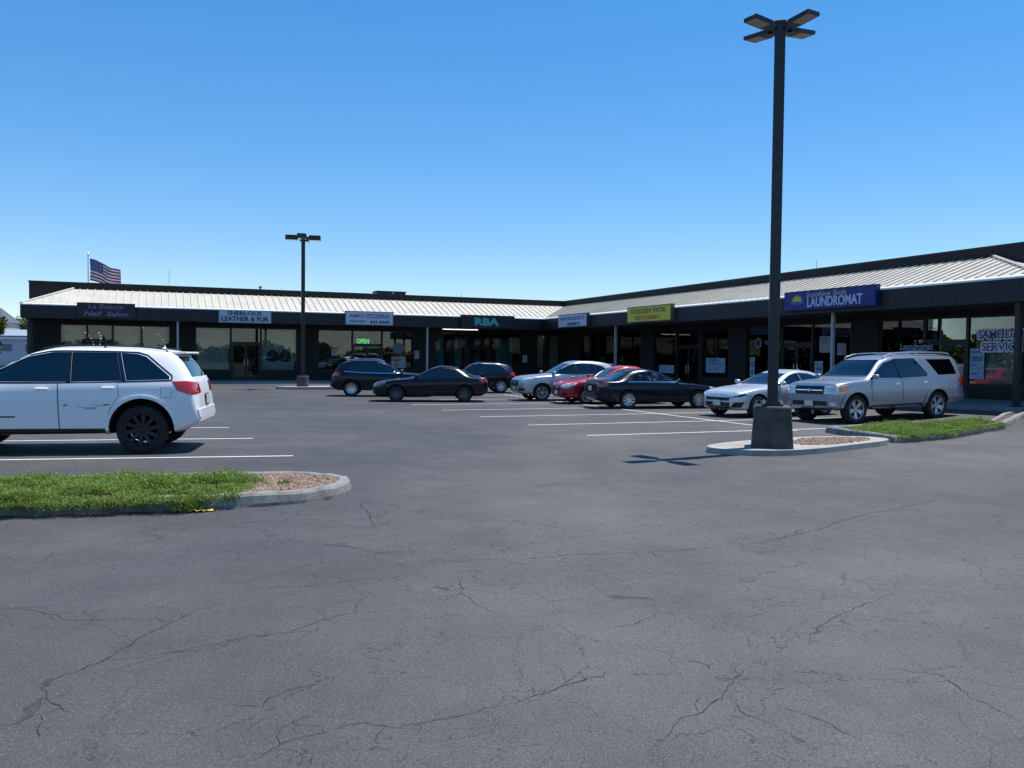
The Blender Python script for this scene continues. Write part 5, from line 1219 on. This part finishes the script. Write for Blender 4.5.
# silver full-size off-roader beside the bed
sq = dict(L=5.18, W=1.98, H=1.86, R=.39, tw=.26, gap=.07, paint=grey_blue, edge=.06,
    zt=[(2.59, .78), (2.57, .98), (2.44, 1.12), (1.7, 1.195), (1.2, 1.225), (.42, 1.74), (.05, 1.835), (-.6, 1.86), (-1.8, 1.85), (-2.25, 1.80), (-2.40, 1.68), (-2.49, 1.25), (-2.56, .92), (-2.59, .58)],
    zs=[(2.59, .70), (2.44, 1.04), (1.2, 1.15), (-2.35, 1.19), (-2.59, .54)], zb=[(2.59, .44), (2.4, .38), (1.0, .40), (-2.3, .43), (-2.59, .5)],
    wl=[(2.59, .74), (2.53, .87), (2.35, .95), (1.5, .985), (0, .985), (-2.2, .975), (-2.48, .91), (-2.59, .82)], wt=[(2.59, .66), (2.4, .84), (1.2, .87), (.42, .72), (-.3, .715), (-2.2, .70), (-2.45, .76), (-2.59, .72)],
    xf=1.67, xr=-1.33, cabin=(-2.3, 1.3), windows=[[(1.0, 1.22), (.42, 1.62), (.05, 1.725), (.02, 1.20)], [(-.06, 1.20), (-.03, 1.73), (-.66, 1.735), (-.98, 1.30), (-.95, 1.22)], [(-1.1, 1.70), (-1.42, 1.25), (-2.20, 1.26), (-2.14, 1.69)]],
    pillars=[[(.018, 1.195), (.048, 1.73), (-.028, 1.735), (-.058, 1.195)]], windshield=([(.77, 1.26), (.62, 1.71)], (0, 1.9)), rearglass=([(.66, 1.30), (.58, 1.68)], (-2.9, -2.15)), glass=[M['midtint'], M['tint'], M['tint']],
    doors=[[(1.02, .50), (1.04, 1.16), (-.01, 1.175), (-.03, .46), (.9, .46)], [(-.05, .46), (-.03, 1.175), (-1.02, 1.19), (-1.04, .95), (-.86, .64), (-.80, .46)]], handles=[(.16, 1.05), (-.84, 1.07)], handlemat=M['chrome'],
    headlight=[(2.5, .47, .82), (2.5, .47, 1.03), (2.3, .9, 1.06), (2.15, .97, 1.05), (2.2, .97, .86), (2.4, .92, .82)], amber=[(2.36, .86, .85), (2.36, .86, 1.03), (2.15, .97, 1.045), (2.2, .97, .87)], taillight=[(-2.5, .74, .92), (-2.48, .74, 1.16), (-2.36, .95, 1.18), (-2.26, .97, 1.16), (-2.28, .97, .94)], tl_phi=50,
    grille=[(.50, .81), (.52, 1.03)], grillebar=[[(.54, 1.03), (.54, 1.06)], [(.48, .905), (.48, .93)]], intake=[(.62, .50), (.62, .62)], bumper=[(.80, .64), (.82, .78)], emblem=.915, plate_f=.56, plate_r=.9, mirror=(.95, 1.2), seat=.3, dash=.95,
    rim=plain('worn_alloy', (.42, .42, .43), .35, .7), spokes=5, wstyle=1, rr=.265, rails=(.25, -2.15, .66), railmat=M['alloy'], crossbars=(-.1, -1.3), flare=.10, flareoff=.03, board=(.16, 1.9, .40), rearbumper=[(.86, .50), (.86, .72)], fog=[(2.5, .70, .50), (2.5, .70, .60), (2.4, .84, .60), (2.4, .84, .50)], fogmat=M['lens'], fuel=(-1.9, 1.0),
    sidemould=[[(.9, .58), (.9, .66), (.02, .66), (.02, .58)], [(-.08, .58), (-.08, .66), (-.80, .66), (-.84, .58)]])
def fwd(x): return x + .27 * (x + 1.0) / 2.2 if -1.0 < x <= 1.2 else (1.47 + (x - 1.2) * 1.12 / 1.39 if x > 1.2 else x)
for key in ('zt', 'zs', 'wt'): sq[key] = [(fwd(x), z) for x, z in sq[key]]
for key in ('windows', 'pillars', 'doors', 'sidemould'): sq[key] = [[(fwd(x), z) for x, z in pl] for pl in sq[key]]
sq['handles'] = [(fwd(x), z) for x, z in sq['handles']]; sq['mirror'] = (fwd(.95), 1.2); sq['seat'] = .55; sq['dash'] = 1.25; sq['xf'] = 1.84; sq['cabin'] = (-2.3, 1.55)
sq['windshield'] = (sq['windshield'][0], (.25, 2.1)); sq['rails'] = (.5, -2.15, .66); sq['crossbars'] = (.1, -1.3); sq['board'] = (.24, 2.1, .40)
make_car('parked_suv', 'large silver off-roader with roof rails and amber corner lamps beside the green bed', 'car', sq, 10.40, 24.05, 205.5, .985)
civ = sedan(4.63, 1.8, 1.42, silver2, 1, R=.325,
    zt=[(2.3, .55), (2.275, .68), (2.15, .79), (1.4, .915), (.95, .965), (.0, 1.35), (-.45, 1.44), (-.95, 1.41), (-1.55, 1.23), (-1.9, 1.11), (-2.15, 1.07), (-2.26, 1.0), (-2.3, .6)],
    rearglass=([(.54, 1.15), (.46, 1.34)], (-2.2, -.95)), windows=[[(.64, .975), (-.02, 1.255), (-.27, 1.315), (-.32, .97)], [(-.40, .97), (-.35, 1.32), (-.8, 1.30), (-1.3, 1.165), (-1.42, 1.07), (-1.25, 1.0)]], glass=[M['tint']],
    grille=[(.48, .50), (.50, .60)], grillebar=[[(.55, .60), (.56, .635)]], intake=[(.46, .27), (.52, .45)], headlight=[(2.27, .50, .60), (2.26, .50, .66), (2.05, .82, .74), (1.84, .9, .775), (1.9, .89, .70), (2.12, .78, .61)], fog=[(2.25, .52, .32), (2.2, .6, .46), (2.05, .84, .47), (2.1, .76, .31)], fog_phi=30, emblem=.62, hl_dark=[(2.27, .52, .605), (2.12, .78, .615), (1.95, .88, .69), (2.05, .82, .71), (2.2, .62, .645)])
civ['xf'] = 1.50
make_car('parked_sedan', 'pale silver sedan half hidden behind the tall lamp pedestal', 'car', civ, 8.0, 25.85, 209.5, .985)
bs = sedan(4.95, 1.86, 1.46, nblue, 1, R=.335, xf=1.5, xr=-1.33, spokes=10, wstyle=0, glass=[M['open']], wsglass=M['open'], seatmat=plain('seat_red_brown', (.20, .11, .09), .8), beltchrome=[(.75, .985), (-1.35, .992)], handlemat=nblue)
make_car('parked_sedan', 'midnight blue sedan with its tail towards the lot and see-through windows', 'car', bs, 4.82, 29.1, 16, .915)
rd_ = sedan(4.5, 1.78, 1.48, redp, 1, R=.315, spokes=5, glass=[M['midtint']])
make_car('parked_sedan', 'red sedan parked between the silver crossover and the midnight blue sedan', 'car', rd_, 3.70, 31.7, 197, .955)
cv = suv(4.53, 1.82, 1.67, silver, R=.345, spokes=6, rails=None, grillebar=[[(.44, .735), (.44, .765)]])
make_car('parked_crossover', 'silver crossover with its nose out beside the red sedan', 'car', cv, 2.15, 33.6, 197, .945)
ds = sedan(4.6, 1.82, 1.45, black_cherry, 1, spokes=10, wstyle=0, rim=plain('dark_alloy', (.10, .10, .11), .35, .7), lens=M['smoke'], glass=[M['midtint']], wing=(-2.12, 1.04, 1.3), beltchrome=None)
make_car('parked_sedan', 'black sedan seen side on in front of the teal letter shop', 'car', ds, -3.06, 31.75, 187, .92)
dv = suv(4.75, 1.93, 1.70, navy, R=.37, spokes=10, beltchrome=[(.95, 1.105), (.0, 1.085), (-1.0, 1.11), (-1.72, 1.16)], rails=(.0, -1.6, .60), railmat=M['chrome'])
make_car('parked_suv', 'black blue crossover with a bright window trim in front of the pizzeria', 'car', dv, -5.38, 35.3, 6, .89)
bk = suv(4.7, 1.9, 1.68, char, R=.37, spokes=8, beltchrome=None, roofchrome=[(.95, 1.12), (.2, 1.53), (-.2, 1.6), (-.95, 1.575), (-1.4, 1.49), (-1.74, 1.24)])
make_car('parked_crossover', 'charcoal crossover parked behind the black sedan near the inner corner', 'car', bk, -1.83, 39.6, 191, .86)
# ------------------------------------------------------------------ what shows past the end of the long wing
def leaf_cloud(name, centres, n, lsize, mat, parent=None, seed=1):
    r = np.random.default_rng(seed); P = []
    for (c, rad) in centres:
        k = int(n * rad[0] * rad[1] * rad[2] / sum(q[0] * q[1] * q[2] for _, q in centres)); v = r.normal(size=(k, 3)); v /= np.linalg.norm(v, axis=1)[:, None]
        P.append(np.array(c) + v * np.array(rad) * (r.uniform(.25, 1.08, k) ** .5)[:, None])
    P = np.concatenate(P); D = r.normal(size=P.shape) + (0, 0, .2)
    o = foliage_mesh(name, P, D, r.uniform(.7, 1.3, len(P)) * lsize, r.uniform(.5, .8, len(P)) * lsize, mat); o.parent = parent; return o
M['bark'] = plain('bark', (.07, .055, .04), .9, var=.4, bmp=.4)
olive = leaf_mat('olive_leaf', [(.06, .075, .015), (.12, .13, .025), (.19, .18, .04)]); green = leaf_mat('green_leaf', [(.025, .05, .012), (.05, .09, .02), (.08, .13, .03)])
def tree(x, y, h, w_, mat, label, seed, group=None):
    r = random.Random(seed); e = empty('tree', (x, y, 0), 0, label, 'tree', group)
    mb = MB(); mb.smooth = True; mb.tube([(0, 0, -.1), (.05, 0, h * .3), (0, .08, h * .6), (.04, 0, h * .85)], [.16, .13, .09, .03], 8)
    for k in range(6):
        a = r.uniform(0, 6.3); z = h * r.uniform(.3, .6); mb.tube([(0, 0, z), (w_ * .25 * math.cos(a), w_ * .25 * math.sin(a), z + h * .14), (w_ * .42 * math.cos(a), w_ * .42 * math.sin(a), z + h * .2)], [.06, .04, .015], 6)
    mb.build('trunk', M['bark'], e)
    cs = [((r.gauss(0, w_ * .22), r.gauss(0, w_ * .22), h * r.uniform(.45, .9)), (w_ * r.uniform(.16, .28), w_ * r.uniform(.16, .28), h * r.uniform(.08, .14))) for _ in range(13)]
    leaf_cloud('crown', cs, 3200, .26, mat, e, seed); return e
tree(-37.1, 60, 4.2, 1.9, olive, 'small olive green tree beyond the end of the long wing', 1)
for i, (x, y, h, w_) in enumerate(((-67, 118, 7.2, 7), (-61.5, 121, 6.6, 7), (-73.5, 119, 8.2, 8), (-80, 122, 8.0, 8), (-56, 124, 6.5, 7), (-88, 120, 8.5, 8), (-50.5, 125, 6.2, 7))):
    tree(x, y, h, w_, green, 'green tree in the far row of trees behind the warehouse', 10 + i, 'far row of trees')
hs = empty('house', (-62.9, 104, 0), R(8), 'distant house with a grey hipped roof above the trees', 'house')
mb = MB(); mb.b2((-1.3, -2.1, 0), (1.3, 2.1, 5.2)); mb.build('wall', plain('house_wall', (.42, .40, .36), .8), hs)
mb = MB(); mb.add([(-1.5, -2.4, 5.2), (1.5, -2.4, 5.2), (1.5, 2.4, 5.2), (-1.5, 2.4, 5.2), (-.1, 0, 7.0), (.1, 0, 7.0)], [(0, 1, 5, 4), (1, 2, 5), (2, 3, 4, 5), (3, 0, 4), (3, 2, 1, 0)]); mb.build('roof', plain('grey_shingle', (.10, .115, .14), .8), hs)
for x in (-1.0, .3): mb = MB(); mb.b2((x, -2.15, 3.4), (x + .7, -2.09, 4.6)); mb.build('window', M['gloss_black'], hs)
wh = empty('warehouse', (-58, 74, 0), R(3), 'long low white warehouse behind the wing end', 'warehouse')
wm = plain('warehouse_wall', (.55, .57, .62), .6, var=.1)
mb = MB(); mb.b2((-26, 0, 0), (19, 14, 2.75)); mb.build('wall', wm, wh); mb = MB(); mb.b2((-26.3, -.3, 2.75), (19.3, 14.3, 2.98)); mb.build('roof_edge', M['white'], wh)
for i in range(14):
    mb = MB(); mb.b2((-24 + 3 * i, -.05, 1.75), (-22.2 + 3 * i, .02, 2.35)); f = mb.build('window', plain('window_grey', (.16, .18, .21), .3), wh)
mb = MB(); mb.b2((-26, -.03, .0), (19, -.001, .5)); mb.build('plinth', plain('plinth_grey', (.25, .26, .28), .8), wh)
gb = empty('shed', (-70, 96, 0), R(3), 'long blue grey shed roof behind the white warehouse', 'shed')
mb = MB(); mb.b2((-22, 0, 0), (22, 9, 3.5)); mb.build('wall', plain('shed_wall', (.22, .25, .30), .7), gb); mb = MB(); mb.add([(-22.4, -.4, 3.5), (22.4, -.4, 3.5), (22.4, 4.5, 4.3), (-22.4, 4.5, 4.3), (22.4, 9.4, 3.5), (-22.4, 9.4, 3.5)], [(0, 1, 2, 3), (3, 2, 4, 5), (1, 4, 2), (0, 3, 5), (0, 5, 4, 1)]); mb.build('roof', plain('shed_roof', (.30, .34, .40), .5), gb)
# white board fence along the side lane
fe = empty('fence', (-30.6, 50, 0), R(158), 'white board fence running away beyond the wing end', 'fence')
for i in range(9): mb = MB(); mb.b2((2 * i - .06, -.06, 0), (2 * i + .06, .06, 1.75)); mb.build('post', M['white'], fe)
mb = MB()
for z in (.35, .75, 1.15, 1.5): mb.b2((0, -.09, z - .09), (16, -.062, z + .09))
mb.build('rails', plain('fence_rail', (.50, .51, .54), .6), fe)
gp_ = empty('marker_pole', (-29.9, 47.2, 0), 0, 'pale leaning marker pole beyond the white car roof', 'marker pole'); mb = MB(); mb.tube([(0, 0, -.05), (-.16, 0, 2.15)], .055, 8); mb.build('pole', M['white'], gp_); mb = MB(); mb.tube([(-.158, 0, 2.1), (-.16, 0, 2.2)], .065, 8); mb.build('cap', M['postw'], gp_)

# unseen woods added behind the viewer: they darken the reflections in glass and paint
r5 = random.Random(12); cs = []
for i in range(70):
    x = -120 + i * 3.6 + r5.uniform(-1, 1); h = r5.uniform(1.6, 4.2); cs.append(((x, -62 + r5.uniform(-5, 5), h * .5), (3.0, 3.0, h * .55)))
tag(leaf_cloud('reflection_woods', cs, 42000, .7, green, None, 77), 'unseen row of woods added behind the viewer for window reflections', 'woods', kind='stuff')
cs = []  # second unseen row, added off left to darken the right wing's window reflections
for i in range(46):
    y = -58 + i * 3.6 + r5.uniform(-1, 1); h = r5.uniform(4.5, 7.5); cs.append(((-118 + r5.uniform(-5, 5), y, h * .5), (3.0, 3.2, h * .55)))
tag(leaf_cloud('reflection_woods', cs, 36000, .8, green, None, 78), 'unseen woods added off to the left to darken shop window reflections', 'woods', kind='stuff')
